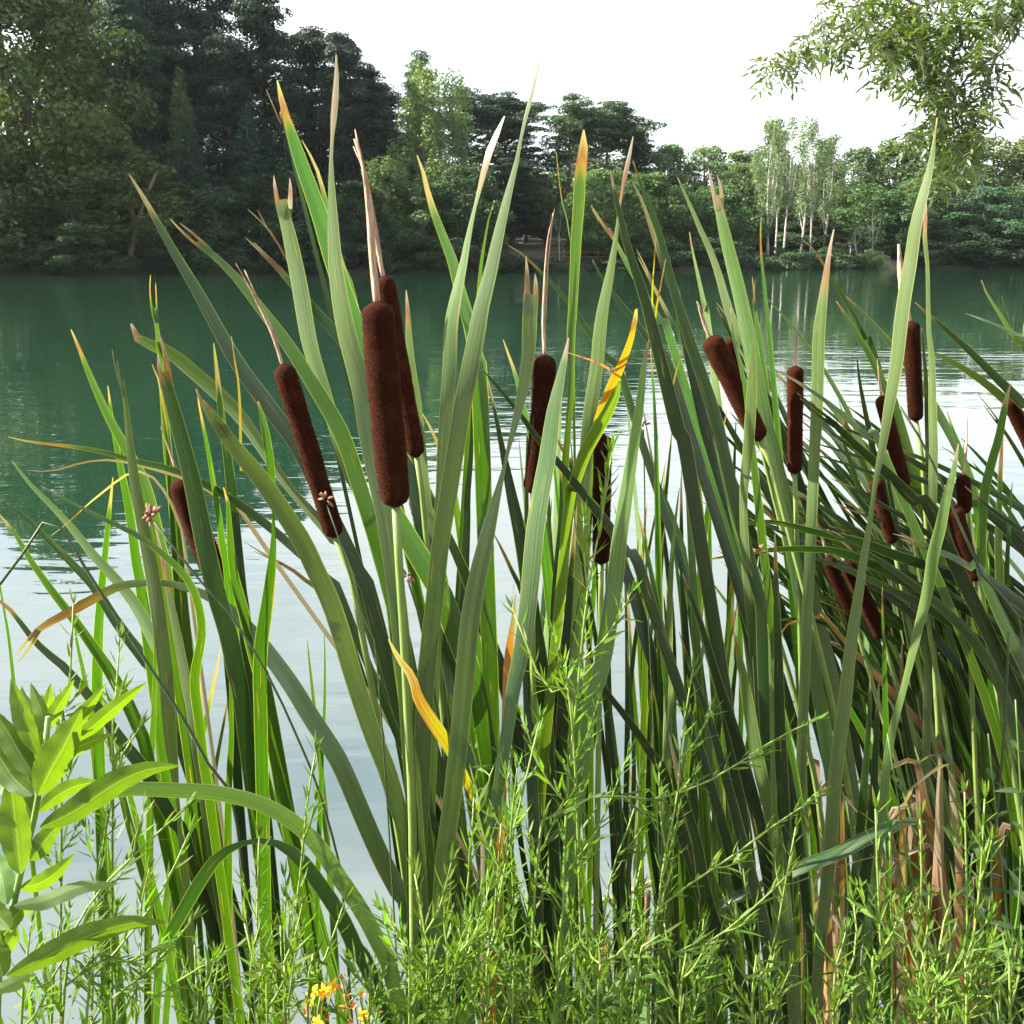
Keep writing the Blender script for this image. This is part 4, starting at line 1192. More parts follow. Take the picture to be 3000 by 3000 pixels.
cattail('leafy cattail with long dark leaves crossing over yellow ones, right of centre', 1960, 1.5, [
    ('D', 52, [(1788, 497), (1802, 569), (1818, 637), (1839, 725), (1864, 802), (1890, 880), (1911, 958), (1947, 1104), (1973, 1207), (1994, 1290), (2030, 1450)], dict(d=1.4, fray=0, dry=0.02)),
    ('G', 32, [(1727, 597), (1761, 631), (1797, 694), (1833, 766), (1870, 828), (1930, 940), (1990, 1080)], dict(d=1.6, fray=2)),
    ('D', 38, [(1853, 535), (1880, 585), (1906, 663), (1927, 725), (1960, 830), (2010, 1000)], dict(d=1.6, fray=1)),
    ('M', 42, [(1854, 470), (1880, 549), (1911, 621), (1942, 725), (1968, 828), (2000, 932), (2021, 1000), (2052, 1088), (2083, 1181), (2109, 1274), (2129, 1362), (2150, 1455), (2176, 1559), (2197, 1647), (2223, 1751), (2233, 1880)], dict(d=1.45, fray=0, dry=0.02)),
    ('D', 38, [(1735, 760), (1756, 802), (1792, 854), (1828, 901), (1870, 952), (1940, 1060), (2000, 1200)], dict(d=1.58, fray=1)),
    ('Y', 13, [(1921, 699), (1916, 776), (1911, 854), (1912, 960)], dict(to_base=False, d=1.42, fray=1, dry=0.03)),
    ('Y', 16, [(1950, 760), (1937, 828), (1921, 916), (1917, 1000)], dict(to_base=False, d=1.42, fray=0, dry=0.05)),
    ('G', 26, [(1855, 720), (1880, 770), (1920, 850), (1970, 950), (2020, 1080)], dict(d=1.62, fray=2, dry=0.1)),
    ('G', 24, [(1905, 1020), (1912, 1100), (1920, 1250), (1925, 1450)], dict(d=1.5)),
    ('Y', 20, [(2000, 1010), (1992, 1050), (1978, 1100), (1966, 1160)], dict(to_base=False, d=1.5, dry=0.03, fray=0))])
cattail('leafy cattail with teal diagonal leaves in the centre thicket', 2010, 1.35, [
    ('D', 42, [(1690, 1880), (1730, 1950), (1776, 2026), (1828, 2093), (1880, 2166), (1921, 2233), (1970, 2350)], dict(d=1.35, roll=15)),
    ('D', 44, [(1620, 1260), (1690, 1400), (1780, 1560), (1850, 1720), (1900, 1900), (1950, 2100)], dict(d=1.55)),
    ('G', 34, [(1870, 1500), (1900, 1640), (1930, 1800), (1955, 2000)], dict(d=1.5)),
    ('L', 30, [(1990, 1430), (1975, 1560), (1965, 1700), (1960, 1900)], dict(d=1.5)),
    ('G', 28, [(1950, 1120), (1985, 1250), (2010, 1400), (2025, 1600)], dict(d=1.55)),
    ('M', 30, [(1880, 1290), (1930, 1420), (1985, 1560), (2020, 1750)], dict(d=1.6))])
# --- right group
cattail('cattail with stout dark head leaning left in the right-hand clump', 2420, 1.8, [
    ('L', 0, [(2085, 485, 4), (2093, 549, 16), (2109, 621, 30), (2129, 709, 40), (2150, 792, 44), (2171, 880, 46), (2192, 983, 48), (2215, 1100, 48), (2245, 1260, 48), (2290, 1450, 46)], dict(d=1.7, fray=2, roll=22)),
    ('L', 36, [(1985, 520), (2026, 611), (2052, 673), (2083, 740), (2109, 818), (2129, 890), (2170, 1010), (2230, 1180)], dict(d=1.75, fray=0)),
    ('L', 28, [(2020, 680), (2030, 740), (2052, 840), (2070, 930), (2080, 1000)], dict(d=1.85, fray=1)),
    ('L', 0, [(2207, 990, 4), (2206, 1050, 22), (2204, 1104, 30), (2199, 1207, 36), (2192, 1311, 36), (2181, 1414, 30), (2178, 1492, 26), (2185, 1650, 30), (2200, 1800, 34)], dict(d=1.4, fray=0, dry=0.0)),
    ('G', 30, [(2140, 900), (2150, 1000), (2166, 1052), (2180, 1129), (2200, 1280)], dict(d=1.5))],
    [dict(top=(2078, 985), bot=(2228, 1292), w=66, d=1.68, stalk=[(2270, 1400)], spike=[(2040, 880), (2062, 950)], spike_w=10)])
cattail('cattail with slim reddish head just behind the stout leaning one', 2460, 1.95, [
    ('G', 20, [(2230, 640), (2228, 688), (2230, 750), (2238, 828), (2246, 910), (2260, 1050)], dict(d=1.9, dry=0.06)),
    ('G', 26, [(2200, 780), (2205, 850), (2218, 950), (2240, 1100)], dict(d=2.0, fray=2)),
    ('D', 34, [(2100, 900), (2150, 1000), (2220, 1130), (2300, 1300)], dict(d=2.0))],
    [dict(top=(2135, 992), bot=(2200, 1180), w=38, d=1.75)])
cattail('cattail with short dark head low at the left of the right clump', 2300, 1.9, [
    ('D', 38, [(1930, 1000), (1990, 1110), (2060, 1240), (2140, 1400)], dict(d=1.95)),
    ('G', 30, [(2030, 1120), (2036, 1259), (2044, 1414), (2060, 1600)], dict(d=1.75)),
    ('M', 34, [(1985, 1180), (2040, 1320), (2110, 1480), (2180, 1650)], dict(d=1.85))],
    [dict(top=(2052, 1190), bot=(2102, 1295), w=44, d=1.7)])
cattail('cattail with straight brown head on a green stalk, middle of right clump', 2400, 1.75, [
    ('L', 0, [(2443, 672, 4), (2432, 725, 10), (2424, 776, 18), (2414, 854, 28), (2404, 932, 36), (2398, 1000, 40), (2396, 1100, 40), (2393, 1200, 40), (2388, 1300, 38), (2383, 1400, 36)], dict(d=1.65, fray=1, roll=30)),
    ('G', 30, [(2264, 1078), (2311, 1104), (2362, 1135), (2414, 1171), (2466, 1212), (2518, 1259), (2554, 1290), (2600, 1360)], dict(d=1.6, dry=0.05)),
    ('D', 48, [(2335, 1150), (2383, 1192), (2440, 1238), (2492, 1290), (2543, 1336), (2595, 1383), (2647, 1435), (2690, 1480), (2760, 1570)], dict(d=1.6, roll=14, fray=2)),
    ('D', 38, [(2060, 1100), (2120, 1220), (2200, 1360), (2290, 1520), (2350, 1700)], dict(d=1.8))],
    [dict(top=(2330, 1070), bot=(2328, 1390), w=48, d=1.7, stalk=[(2332, 1500)], spike=[(2336, 930), (2333, 1000)], spike_w=9)])
cattail('cattail with thin tilted head right of the straight brown one', 2740, 1.9, [
    ('M', 22, [(2348, 700), (2383, 730), (2414, 776), (2445, 828), (2476, 880), (2507, 932), (2538, 1000), (2580, 1100)], dict(d=1.95, dry=0.06)),
    ('G', 40, [(2450, 882), (2476, 921), (2502, 963), (2523, 1000), (2543, 1031), (2569, 1083), (2595, 1145), (2640, 1260)], dict(d=1.85)),
    ('D', 32, [(2510, 1041), (2518, 1114), (2533, 1197), (2549, 1274), (2564, 1352), (2600, 1500)], dict(d=1.85)),
    ('M', 34, [(2440, 1160), (2500, 1300), (2570, 1450), (2640, 1600)], dict(d=2.0))],
    [dict(top=(2581, 1158), bot=(2652, 1430), w=42, d=1.70, spike=[(2570, 1050), (2577, 1120)], spike_w=8)])
cattail('leafy cattail with one very long pale leaf crossing the right clump', 2390, 1.5, [
    ('L', 0, [(2746, 345, 3), (2735, 420, 9), (2730, 466, 18), (2714, 538, 27), (2694, 611, 35), (2678, 688, 40), (2668, 766, 42), (2652, 854, 44), (2638, 958, 44), (2628, 1052, 42), (2616, 1129, 38), (2600, 1217, 32), (2585, 1311, 24), (2569, 1388, 18), (2557, 1466, 13), (2545, 1554, 18), (2533, 1621, 24), (2518, 1725, 30), (2502, 1828, 36), (2488, 1932, 40), (2476, 2052, 44), (2455, 2207, 44), (2440, 2362, 44), (2430, 2518, 44), (2414, 2673, 42), (2398, 2828, 38)], dict(d=1.35, dend=1.4, dry=0.02, fray=0, roll=26)),
    ('L', 0, [(2808, 1300, 4), (2792, 1388, 20), (2771, 1466, 30), (2756, 1543, 36), (2735, 1621, 38), (2719, 1725, 36), (2694, 1828, 30), (2668, 1932, 24), (2652, 2000, 20), (2611, 2155, 26), (2590, 2310, 30), (2575, 2450, 34)], dict(d=1.42, dry=0.02, fray=0, roll=24)),
    ('M', 36, [(2549, 1970), (2549, 2050), (2540, 2200), (2523, 2400)], dict(d=1.45)),
    ('D', 40, [(2575, 2000), (2565, 2200), (2555, 2400), (2530, 2600), (2497, 2800)], dict(d=1.42))])
cattail('cattail with dark head on slim yellow-green stalk near the right edge', 2760, 1.8, [
    ('L', 0, [(2712, 565, 4), (2711, 640, 12), (2709, 699, 14), (2717, 776, 12), (2719, 880, 13), (2722, 983, 15), (2730, 1052, 20), (2732, 1181, 26), (2735, 1311, 28), (2732, 1450, 28)], dict(d=1.7, dry=0.06)),
    ('M', 40, [(2680, 885), (2714, 916), (2751, 947), (2792, 983), (2854, 1041), (2932, 1119), (3000, 1190), (3060, 1290)], dict(d=1.75, dry=0.04)),
    ('D', 30, [(2700, 960), (2712, 1100), (2718, 1250), (2722, 1400)], dict(d=1.85))],
    [dict(top=(2668, 938), bot=(2684, 1236), w=47, d=1.78, stalk=[(2698, 1330), (2712, 1500)], spike=[(2633, 715), (2638, 790), (2645, 860), (2658, 910)], spike_w=15, fluff=True)])
cattail('cattail with short thin head below the tilted one, right clump', 2780, 2.0, [
    ('D', 36, [(2420, 1330), (2500, 1440), (2590, 1560), (2680, 1700)], dict(d=2.0)),
    ('M', 30, [(2450, 1230), (2500, 1380), (2560, 1550), (2620, 1720)], dict(d=2.05))],
    [dict(top=(2563, 1404), bot=(2617, 1592), w=42, d=1.72)])
cattail('cattail with pale brown upright head near the right edge', 2900, 1.85, [
    ('G', 34, [(2774, 1202), (2792, 1259), (2813, 1311), (2833, 1373), (2849, 1440), (2870, 1560)], dict(d=1.75)),
    ('G', 0, [(2960, 1125, 4), (2942, 1197, 20), (2927, 1280, 26), (2906, 1352, 28), (2885, 1440, 30), (2876, 1543, 30), (2874, 1700, 28), (2878, 1850, 26), (2882, 2100, 24)], dict(d=1.7, dry=0.03))],
    [dict(top=(2818, 1390), bot=(2824, 1505), w=40, d=1.7, spike=[(2834, 1205), (2832, 1290), (2826, 1360)], spike_w=8)])
cattail('cattail with curved rusty head in front of the pale brown one', 2920, 1.7, [
    ('D', 32, [(2826, 1424), (2880, 1471), (2932, 1512), (3000, 1559), (3060, 1640)], dict(d=1.65, roll=14)),
    ('G', 40, [(2606, 1575), (2647, 1590), (2699, 1600), (2751, 1616), (2802, 1637), (2854, 1673), (2900, 1740)], dict(d=1.6, dry=0.04, fray=2)),
    ('M', 30, [(2940, 1230), (2930, 1400), (2925, 1600), (2930, 1800)], dict(d=1.8))],
    [dict(top=(2794, 1482), bot=(2862, 1702), w=50, d=1.65)])
cattail('cattail with head cut by the right edge of the view', 3120, 1.8, [
    ('L', 30, [(2875, 820), (2890, 859), (2927, 916), (2958, 968), (2995, 1020), (3050, 1140)], dict(d=1.8)),
    ('G', 26, [(2830, 918), (2880, 937), (2932, 958), (3000, 994), (3060, 1060)], dict(d=1.75)),
    ('M', 12, [(2945, 880), (2968, 958), (2985, 1010), (3020, 1120)], dict(d=1.85)),
    ('L', 44, [(2700, 1020), (2760, 1045), (2840, 1090), (2920, 1150), (3000, 1230), (3060, 1340)], dict(d=1.9, dry=0.02, fray=0))],
    [dict(top=(2952, 1168), bot=(3030, 1330), w=42, d=1.8)])
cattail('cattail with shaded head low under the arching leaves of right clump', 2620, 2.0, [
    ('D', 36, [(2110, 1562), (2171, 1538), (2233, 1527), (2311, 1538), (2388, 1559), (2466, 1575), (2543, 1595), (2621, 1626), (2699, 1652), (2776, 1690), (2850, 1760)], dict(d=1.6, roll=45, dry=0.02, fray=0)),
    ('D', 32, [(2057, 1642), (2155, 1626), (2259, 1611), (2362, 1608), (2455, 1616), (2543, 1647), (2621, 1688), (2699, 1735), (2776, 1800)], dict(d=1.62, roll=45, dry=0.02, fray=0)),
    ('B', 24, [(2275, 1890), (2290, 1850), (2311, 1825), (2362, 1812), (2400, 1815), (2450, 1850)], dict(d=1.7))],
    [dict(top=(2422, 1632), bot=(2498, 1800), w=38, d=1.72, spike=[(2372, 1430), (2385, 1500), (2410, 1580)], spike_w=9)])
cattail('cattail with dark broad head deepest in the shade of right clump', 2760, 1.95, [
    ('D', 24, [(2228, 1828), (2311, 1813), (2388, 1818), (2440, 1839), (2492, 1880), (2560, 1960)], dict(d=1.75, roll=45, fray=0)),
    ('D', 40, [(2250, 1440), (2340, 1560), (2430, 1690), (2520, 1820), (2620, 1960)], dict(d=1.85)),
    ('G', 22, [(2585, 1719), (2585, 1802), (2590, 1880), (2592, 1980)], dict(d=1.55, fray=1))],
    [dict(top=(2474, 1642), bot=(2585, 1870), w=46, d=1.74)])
# --- front row at the lower right
cattail('leafy cattail of broad dark leaves rising at lower right of centre', 2330, 1.3, [
    ('D', 46, [(2000, 1680), (2060, 1850), (2104, 2000), (2155, 2155), (2197, 2310), (2233, 2466), (2269, 2673), (2300, 2880)], dict(d=1.35, roll=12)),
    ('L', 0, [(2150, 1850, 4), (2175, 1970, 30), (2192, 2062, 38), (2207, 2155, 42), (2233, 2285, 44), (2259, 2388, 44), (2285, 2518, 44), (2311, 2776, 44), (2331, 3000, 44)], dict(d=1.3, dry=0.03, roll=30)),
    ('D', 44, [(2270, 1560), (2275, 1750), (2281, 1950), (2285, 2155), (2295, 2362), (2305, 2621), (2321, 2880)], dict(d=1.32)),
    ('L', 22, [(2248, 1830), (2254, 1880), (2256, 1983), (2262, 2150)], dict(d=1.25))])
cattail('leafy cattail of dark leaves slanting left beside the broad dark ones', 2220, 1.2, [
    ('D', 40, [(1990, 1850), (2030, 1980), (2078, 2104), (2135, 2310), (2181, 2492), (2223, 2647), (2250, 2800)], dict(d=1.25)),
    ('D', 54, [(1960, 2150), (2000, 2330), (2041, 2466), (2067, 2621), (2115, 2780), (2181, 2932)], dict(d=1.2, roll=10)),
    ('G', 26, [(2090, 2080), (2093, 2285), (2093, 2543), (2100, 2750)], dict(d=1.4)),
    ('G', 24, [(2120, 2250), (2122, 2400), (2118, 2600), (2120, 2800)], dict(d=1.42)),
    ('G', 24, [(2040, 2150), (2052, 2350), (2060, 2550), (2070, 2800)], dict(d=1.4))])
cattail('leafy cattail with a broad leaf bent sideways, brown along one edge', 2080, 1.4, [
    ('M', 0, [(2682, 2412, 5), (2650, 2412, 22), (2595, 2430, 42), (2518, 2466, 46), (2440, 2507, 44), (2362, 2533, 42), (2290, 2569, 40), (2207, 2611, 38), (2119, 2647, 34), (2090, 2720, 34), (2080, 2900, 36)], dict(d=1.35, dry=0.02, roll=35, fray=0)),
    ('B', 10, [(2685, 2535), (2600, 2510), (2540, 2515), (2460, 2540), (2360, 2575), (2320, 2590)], dict(d=1.34, to_base=False)),
    ('G', 30, [(2010, 2250), (2030, 2450), (2050, 2700)], dict(d=1.45)),
    ('L', 40, [(1840, 2230), (1860, 2400), (1870, 2600), (1880, 2850)], dict(d=1.7))])
# --- filling shoots
rng0 = np.random.default_rng(77)


def filler(n, ub, db, spread, tipu, tipv, styles, wr, label, group, nl=(3, 6), lean=0):
    for i in range(n):
        bu = rng0.uniform(*ub)
        d = rng0.uniform(*db)
        bl = []
        for j in range(rng0.integers(*nl)):
            tv = rng0.uniform(*tipv)
            tu = rng0.uniform(*tipu) + (bu - np.mean(ub)) * spread
            st = styles[rng0.integers(len(styles))]
            vb = 2950
            pts = []
            bow = rng0.normal() * 40
            for t in (0, 0.06, 0.25, 0.5, 0.75, 1):
                k = t ** 1.5
                pts.append((tu + (bu - tu) * (0.25 * t + 0.55 * k) + bow * math.sin(math.pi * t), tv + (vb - tv) * t * 0.8))
            bl.append((st, rng0.uniform(*wr), pts, dict(d=d + rng0.normal() * 0.08)))
        cattail(label, bu, d, bl, name='cattail', group=group, seed=int(rng0.integers(1e6)))


def flopper(n, tipu, tipv, dr, reach, drop, label, group, styles='DDDMDG', wr=(17, 30), nl=(3, 6)):
    for i in range(n):
        d = rng0.uniform(*dr)
        cu, cv = rng0.uniform(*tipu), rng0.uniform(*tipv)
        bl = []
        bu = cu + np.mean(reach) * 1.5
        for j in range(rng0.integers(*nl)):
            tu, tv = cu + rng0.normal() * 90, cv + rng0.normal() * 110
            A, Dp = rng0.uniform(*reach), rng0.uniform(*drop)
            pts = [(tu + A * (1 - (1 - t) ** 1.6), tv + Dp * (0.72 * t + 0.28 * t * t)) for t in (0, 0.07, 0.2, 0.4, 0.65, 1)]
            bl.append((styles[rng0.integers(len(styles))], rng0.uniform(*wr), pts, dict(d=d + rng0.normal() * 0.08)))
        cattail(label, bu, d, bl, group=group, seed=int(rng0.integers(1e6)))


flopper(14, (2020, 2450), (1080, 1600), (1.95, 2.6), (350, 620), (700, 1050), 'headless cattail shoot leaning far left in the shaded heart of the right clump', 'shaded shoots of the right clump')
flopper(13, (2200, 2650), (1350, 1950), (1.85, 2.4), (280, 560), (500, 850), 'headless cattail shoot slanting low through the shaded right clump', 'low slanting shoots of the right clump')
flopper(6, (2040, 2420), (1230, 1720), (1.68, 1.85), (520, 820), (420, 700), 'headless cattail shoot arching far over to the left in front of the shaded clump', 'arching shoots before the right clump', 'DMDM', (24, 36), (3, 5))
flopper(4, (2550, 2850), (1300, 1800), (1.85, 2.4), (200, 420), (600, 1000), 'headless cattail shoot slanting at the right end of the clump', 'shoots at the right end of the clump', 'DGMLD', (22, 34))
filler(4, (2700, 3300), (1.6, 2.0), 0.9, (2550, 2950), (1250, 1900), 'DGML', (22, 34), 'headless leafy cattail shoot at the right edge of the clump', 'shoots at the right edge')
filler(8, (1500, 2150), (1.7, 2.2), 0.9, (1600, 2000), (1050, 1600), 'DMGL', (15, 26), 'headless leafy cattail shoot in the background behind the centre leaves', 'background shoots behind the centre')
filler(6, (1560, 2060), (1.4, 1.75), 0.9, (1620, 1990), (1350, 1950), 'DGMD', (13, 23), 'thin leafy cattail shoot in the gap right of the narrow dark head', 'thin shoots right of centre')
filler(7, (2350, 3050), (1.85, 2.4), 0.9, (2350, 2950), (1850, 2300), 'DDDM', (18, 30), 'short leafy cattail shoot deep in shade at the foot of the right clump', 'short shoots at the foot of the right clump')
filler(4, (420, 1000), (1.6, 1.9), 0.9, (420, 900), (1750, 2100), 'GGDL', (20, 30), 'short leafy cattail shoot standing low in the water at left', 'short shoots at left', (2, 5))
filler(3, (1950, 2350), (1.6, 1.9), 0.9, (1980, 2300), (1500, 2000), 'GDGM', (22, 34), 'headless leafy cattail shoot behind the broad dark leaves', 'shoots behind the dark leaves')

filler(7, (-1500, -250), (1.25, 2.0), 0.9, (-1300, -500), (900, 1900), 'GDML', (30, 46), 'unseen leafy cattail shoot added beyond the left edge to cast shade', 'unseen shoots added at left for shade')  # out-of-frame shoots added to throw shade on the lower leaves

# --- withered cattail leaves at the lower right
DRY = [('withered cattail with bent tan leaves at the foot of right clump', 2460, (2330, 2560)), ('withered cattail with broken rust-coloured leaves among green stems', 2640, (2480, 2720)),
       ('withered cattail with pale broken leaf lying across the litter', 2740, (2560, 2800)), ('withered cattail with orange-brown leaves beside broad dark leaves', 2380, (2290, 2480)),
       ('withered cattail with salmon leaves in deep shade at right', 2860, (2660, 2960)), ('withered cattail with folded tan leaf near the wooden stake', 1760, (1600, 1960))]
for i, (lb, bu, (ua, ub)) in enumerate(DRY):
    bl = []
    for j in range(9 if i < 5 else 4):
        d = rng0.uniform(1.5, 1.9)
        kx, kv = rng0.uniform(ua, ub), rng0.uniform(2200 if i < 5 else 2600, 2780)
        tx, tv = kx + rng0.choice([-1, 1]) * rng0.uniform(60, 190), kv + rng0.uniform(-40, 260)
        pts = [(tx, tv), (tx * .7 + kx * .3, tv * .7 + kv * .3 - 10), (tx * .3 + kx * .7, tv * .3 + kv * .7 - 14), (kx, kv), (kx * .85 + bu * .15, kv + 120), (kx * .6 + bu * .4, kv + 330)]
        st = 'BTORB'[rng0.integers(5)]
        bl.append((st, rng0.uniform(22, 42), pts, dict(d=d, dry=0.3, roll=float(rng0.choice([-35, 30, 45, 10])))))
    cattail(lb, bu, 2.0, bl, name='withered_cattail', cat='withered plant', group='withered cattails at the foot of the right clump')

# ---------------------------------------------------------------- thin dark rushes with rusty flower clusters
def rush(label, pts, d, w, flower=None, base_u=None, nsp=12, size=1.0):
    root_p = floor_pt(base_u if base_u is not None else pts[-1][0], d, 0)
    root_p[2] = max(-0.05, float(near_z(root_p[0], d)))
    root = thing('club_rush', label, 'rush', tuple(root_p), 'dark rushes among the cattails')
    P = [at(u, v, d) for u, v in pts]
    P.append((P[-1] + root_p) / 2 + [0.02, 0, 0])
    P.append(root_p)
    S, _ = spline(P, 40)
    mb = MB()
    r = w * px(d) / 2
    tube(mb, S, np.linspace(r * 0.75, r * 1.3, 40), 6)
    mb.build('stem', M_STALK, root, root.location, color=(0.22, 0.26, 0.30, 1))
    if flower:
        rng = np.random.default_rng(int(pts[0][0]))
        c = at(*flower, d)
        for k in range(nsp):
            dr = unit((rng.normal(size=3) + [0, 0, 0.5])[None])[0]
            a = c + dr * 0.003 * size
            mbs = MB()
            L = rng.uniform(0.008, 0.014) * size
            tube(mbs, [a, a + dr * L * 0.4, a + dr * L * 0.8, a + dr * L], np.array([0.0007, 0.0022, 0.0016, 0.0003]) * size, 6)
            mbs.build('spikelet', M_RUST, root, root.location)
    return root


rush('dark rush snapped into a sharp kink at the left edge', [(0, 1712), (60, 1632), (120, 1540), (150, 1495), (158, 1498), (200, 1580), (260, 1680), (330, 1790), (450, 1970), (540, 2110), (620, 2260), (700, 2450)], 1.2, 11, None, 800)
rush('dark rush carrying the largest rusty flower cluster at left', [(452, 1530), (500, 1590), (560, 1672), (640, 1760), (700, 1835), (797, 2000), (880, 2181), (932, 2310), (985, 2500), (1010, 2700)], 1.18, 9, (444, 1512), 1050, 16, 1.15)
rush('thin rush with small tan tuft before the tilted head', [(958, 1480), (985, 1545), (1010, 1640), (1060, 1800), (1110, 2000)], 1.15, 6, (955, 1462), 1180, 7, 0.8)
rush('thin rush with small reddish tuft beside the thick head\'s stalk', [(1195, 1700), (1215, 1760), (1245, 1880), (1275, 2050), (1300, 2250)], 1.25, 8, (1194, 1690), 1340, 8, 0.9)
rush('long dark rush slanting down across the right-hand clump', [(2637, 1192), (2699, 1290), (2766, 1430), (2838, 1595), (2906, 1740), (3000, 1880)], 1.5, 10, None, 3200)
rush('upright dark rush in front of the right edge greenery', [(2955, 1850), (2950, 2000), (2938, 2200), (2920, 2400), (2905, 2600)], 1.4, 10, None, 2880)
rush('short rush with brown tuft over the lower right leaves', [(2224, 1630), (2215, 1700), (2205, 1850), (2210, 2000)], 1.5, 7, (2224, 1618), 2240, 7, 0.9)
rush('rush with red-brown tuft low beside the dark stem', [(1585, 2790), (1592, 2850), (1600, 2950), (1605, 3050)], 1.3, 7, (1580, 2775), 1610, 9, 1.0)
rush('rush with tiny brown tuft between centre leaves', [(1885, 1260), (1887, 1350), (1890, 1500), (1895, 1700)], 1.5, 6, (1884, 1245), 1930, 7, 0.8)

# ---------------------------------------------------------------- feathery aster weeds along the lower edge
def leaflets(mb, P, A, B, L, W, curl):
    """narrow leaves at P along A, width dir B"""
    n = len(P)
    Nn = np.cross(A, B)
    L, W, curl = L[:, None], W[:, None], curl[:, None]
    q = lambda t, c: P + A * L * t + Nn * L * curl * c
    V = np.stack([q(0, 0), q(.33, .06) + B * W * .5, q(.33, .06) - B * W * .5, q(.7, .3) + B * W * .36, q(.7, .3) - B * W * .36, q(1, .65)], 1).reshape(-1, 3)
    Fc = []
    for i in range(n):
        o = i * 6
        Fc += [(o, o + 2, o + 1), (o + 1, o + 2, o + 4, o + 3), (o + 3, o + 4, o + 5)]
    mb.add(V, Fc)


def perp_frame(T, ang):
    ref = np.where(np.abs(T[:, 2:3]) > 0.9, np.array([[1.0, 0, 0]]), np.array([[0, 0, 1.0]]))
    A = unit(np.cross(T, ref))
    B = np.cross(T, A)
    return np.cos(ang)[:, None] * A + np.sin(ang)[:, None] * B


HERB_G = 'feathery weeds along the lower edge'


def herb(label, pts, d, seed, nb=8, leafL=0.029, blen=0.16, col=(0.066, 0.118, 0.016), start=0.30, dens=1.0, ang=0.7, group=HERB_G, name='aster_weed'):
    """pts: stem pixels, lowest first"""
    rng = np.random.default_rng(seed)
    u0 = pts[0][0] + (pts[0][0] - pts[1][0]) * 0.4
    g0 = floor_pt(u0, d, 0)
    g0[2] = float(near_z(g0[0], d))
    root = thing(name, label, 'weed', tuple(g0), group)
    P = [g0] + [at(u, v, d + 0.02 * i) for i, (u, v) in enumerate(pts)]
    n = 44
    S, s = spline(P, n)
    mb = MB()
    Ls = s[-1]
    rs = np.linspace(0.0026, 0.0008, n)
    tube(mb, S, rs * 1.25, 6)
    mb.build('stem', M_STALK, root, root.location, color=(1.0, 1.05, 0.75, 1))
    T = unit(np.gradient(S, axis=0))
    lf = MB()

    def dress(S_, T_, s_, t0, sp, Lm, Wm, tipdense=True):
        pos = np.arange(t0, s_[-1], sp)
        if len(pos) == 0:
            return
        pos = pos + rng.normal(size=len(pos)) * sp * 0.3
        pos = np.clip(pos, 0, s_[-1])
        C = np.stack([np.interp(pos, s_, S_[:, k]) for k in range(3)], 1)
        Tt = unit(np.stack([np.interp(pos, s_, T_[:, k]) for k in range(3)], 1))
        th = np.arange(len(pos)) * 2.399 + rng.normal(size=len(pos)) * 0.3
        O = perp_frame(Tt, th)
        f = pos / s_[-1]
        A = unit(Tt * 0.8 + O * rng.uniform(0.45, 0.95, (len(pos), 1)) + rng.normal(size=(len(pos), 3)) * 0.1)
        B = unit(np.cross(A, O) + rng.normal(size=(len(pos), 3)) * 0.15)
        L_ = Lm * rng.uniform(0.7, 1.25, len(pos)) * (1.15 - 0.6 * f)
        leaflets(lf, C, A, B, L_, Wm * rng.uniform(0.8, 1.2, len(pos)) * (1.15 - 0.5 * f), rng.uniform(-0.3, 0.5, len(pos)))

    dress(S, T, s, Ls * start, 0.011 / dens, leafL * 1.5, 0.0046)
    k = 10
    for i in range(nb):
        f = start + (0.97 - start) * (i + rng.random() * 0.7) / nb
        j = int(f * (n - 1))
        o = perp_frame(T[j:j + 1], np.array([i * 2.4 + rng.normal() * 0.4]))[0]
        o[1] *= 0.5
        L_ = blen * (1.25 - 0.95 * f) * rng.uniform(0.7, 1.25)
        d1 = unit((T[j] * math.cos(ang) + o * math.sin(ang))[None])[0]
        Q, sq = spline([S[j], S[j] + d1 * L_ * 0.5, S[j] + d1 * L_ * 0.9 + T[j] * L_ * 0.18 + [0, 0, L_ * 0.1]], k)
        bm = MB()
        tube(bm, Q, np.linspace(0.0014, 0.0006, k), 5)
        bm.build('branch', M_STALK, root, root.location, color=(1.0, 1.05, 0.75, 1))
        TQ = unit(np.gradient(Q, axis=0))
        dress(Q, TQ, sq, 0.008, 0.0062 / dens, leafL * 1.15, 0.0040)
        # terminal tuft
        m = 4
        O = perp_frame(np.repeat(TQ[-1:], m, 0), np.arange(m) * 1.05 + rng.random())
        leaflets(lf, np.repeat(Q[-1:], m, 0), unit(TQ[-1] + O * 0.45), unit(np.cross(TQ[-1] + O * 0.4, O)), leafL * rng.uniform(0.35, 0.8, m), np.full(m, 0.0028), rng.uniform(-0.1, 0.4, m))
    m = 5
    O = perp_frame(np.repeat(T[-1:], m, 0), np.arange(m) * 1.3)
    leaflets(lf, np.repeat(S[-1:], m, 0), unit(T[-1] + O * 0.4), unit(np.cross(T[-1] + O * 0.4, O)), leafL * rng.uniform(0.4, 0.9, m), np.full(m, 0.003), rng.uniform(-0.1, 0.3, m))
    jit = 1 + rng.normal() * 0.1
    o = lf.build('foliage', M_HERB, root, root.location, smooth=False, color=(col[0] * jit, col[1] * jit, col[2], 1))
    o['kind'] = 'stuff'
    return root


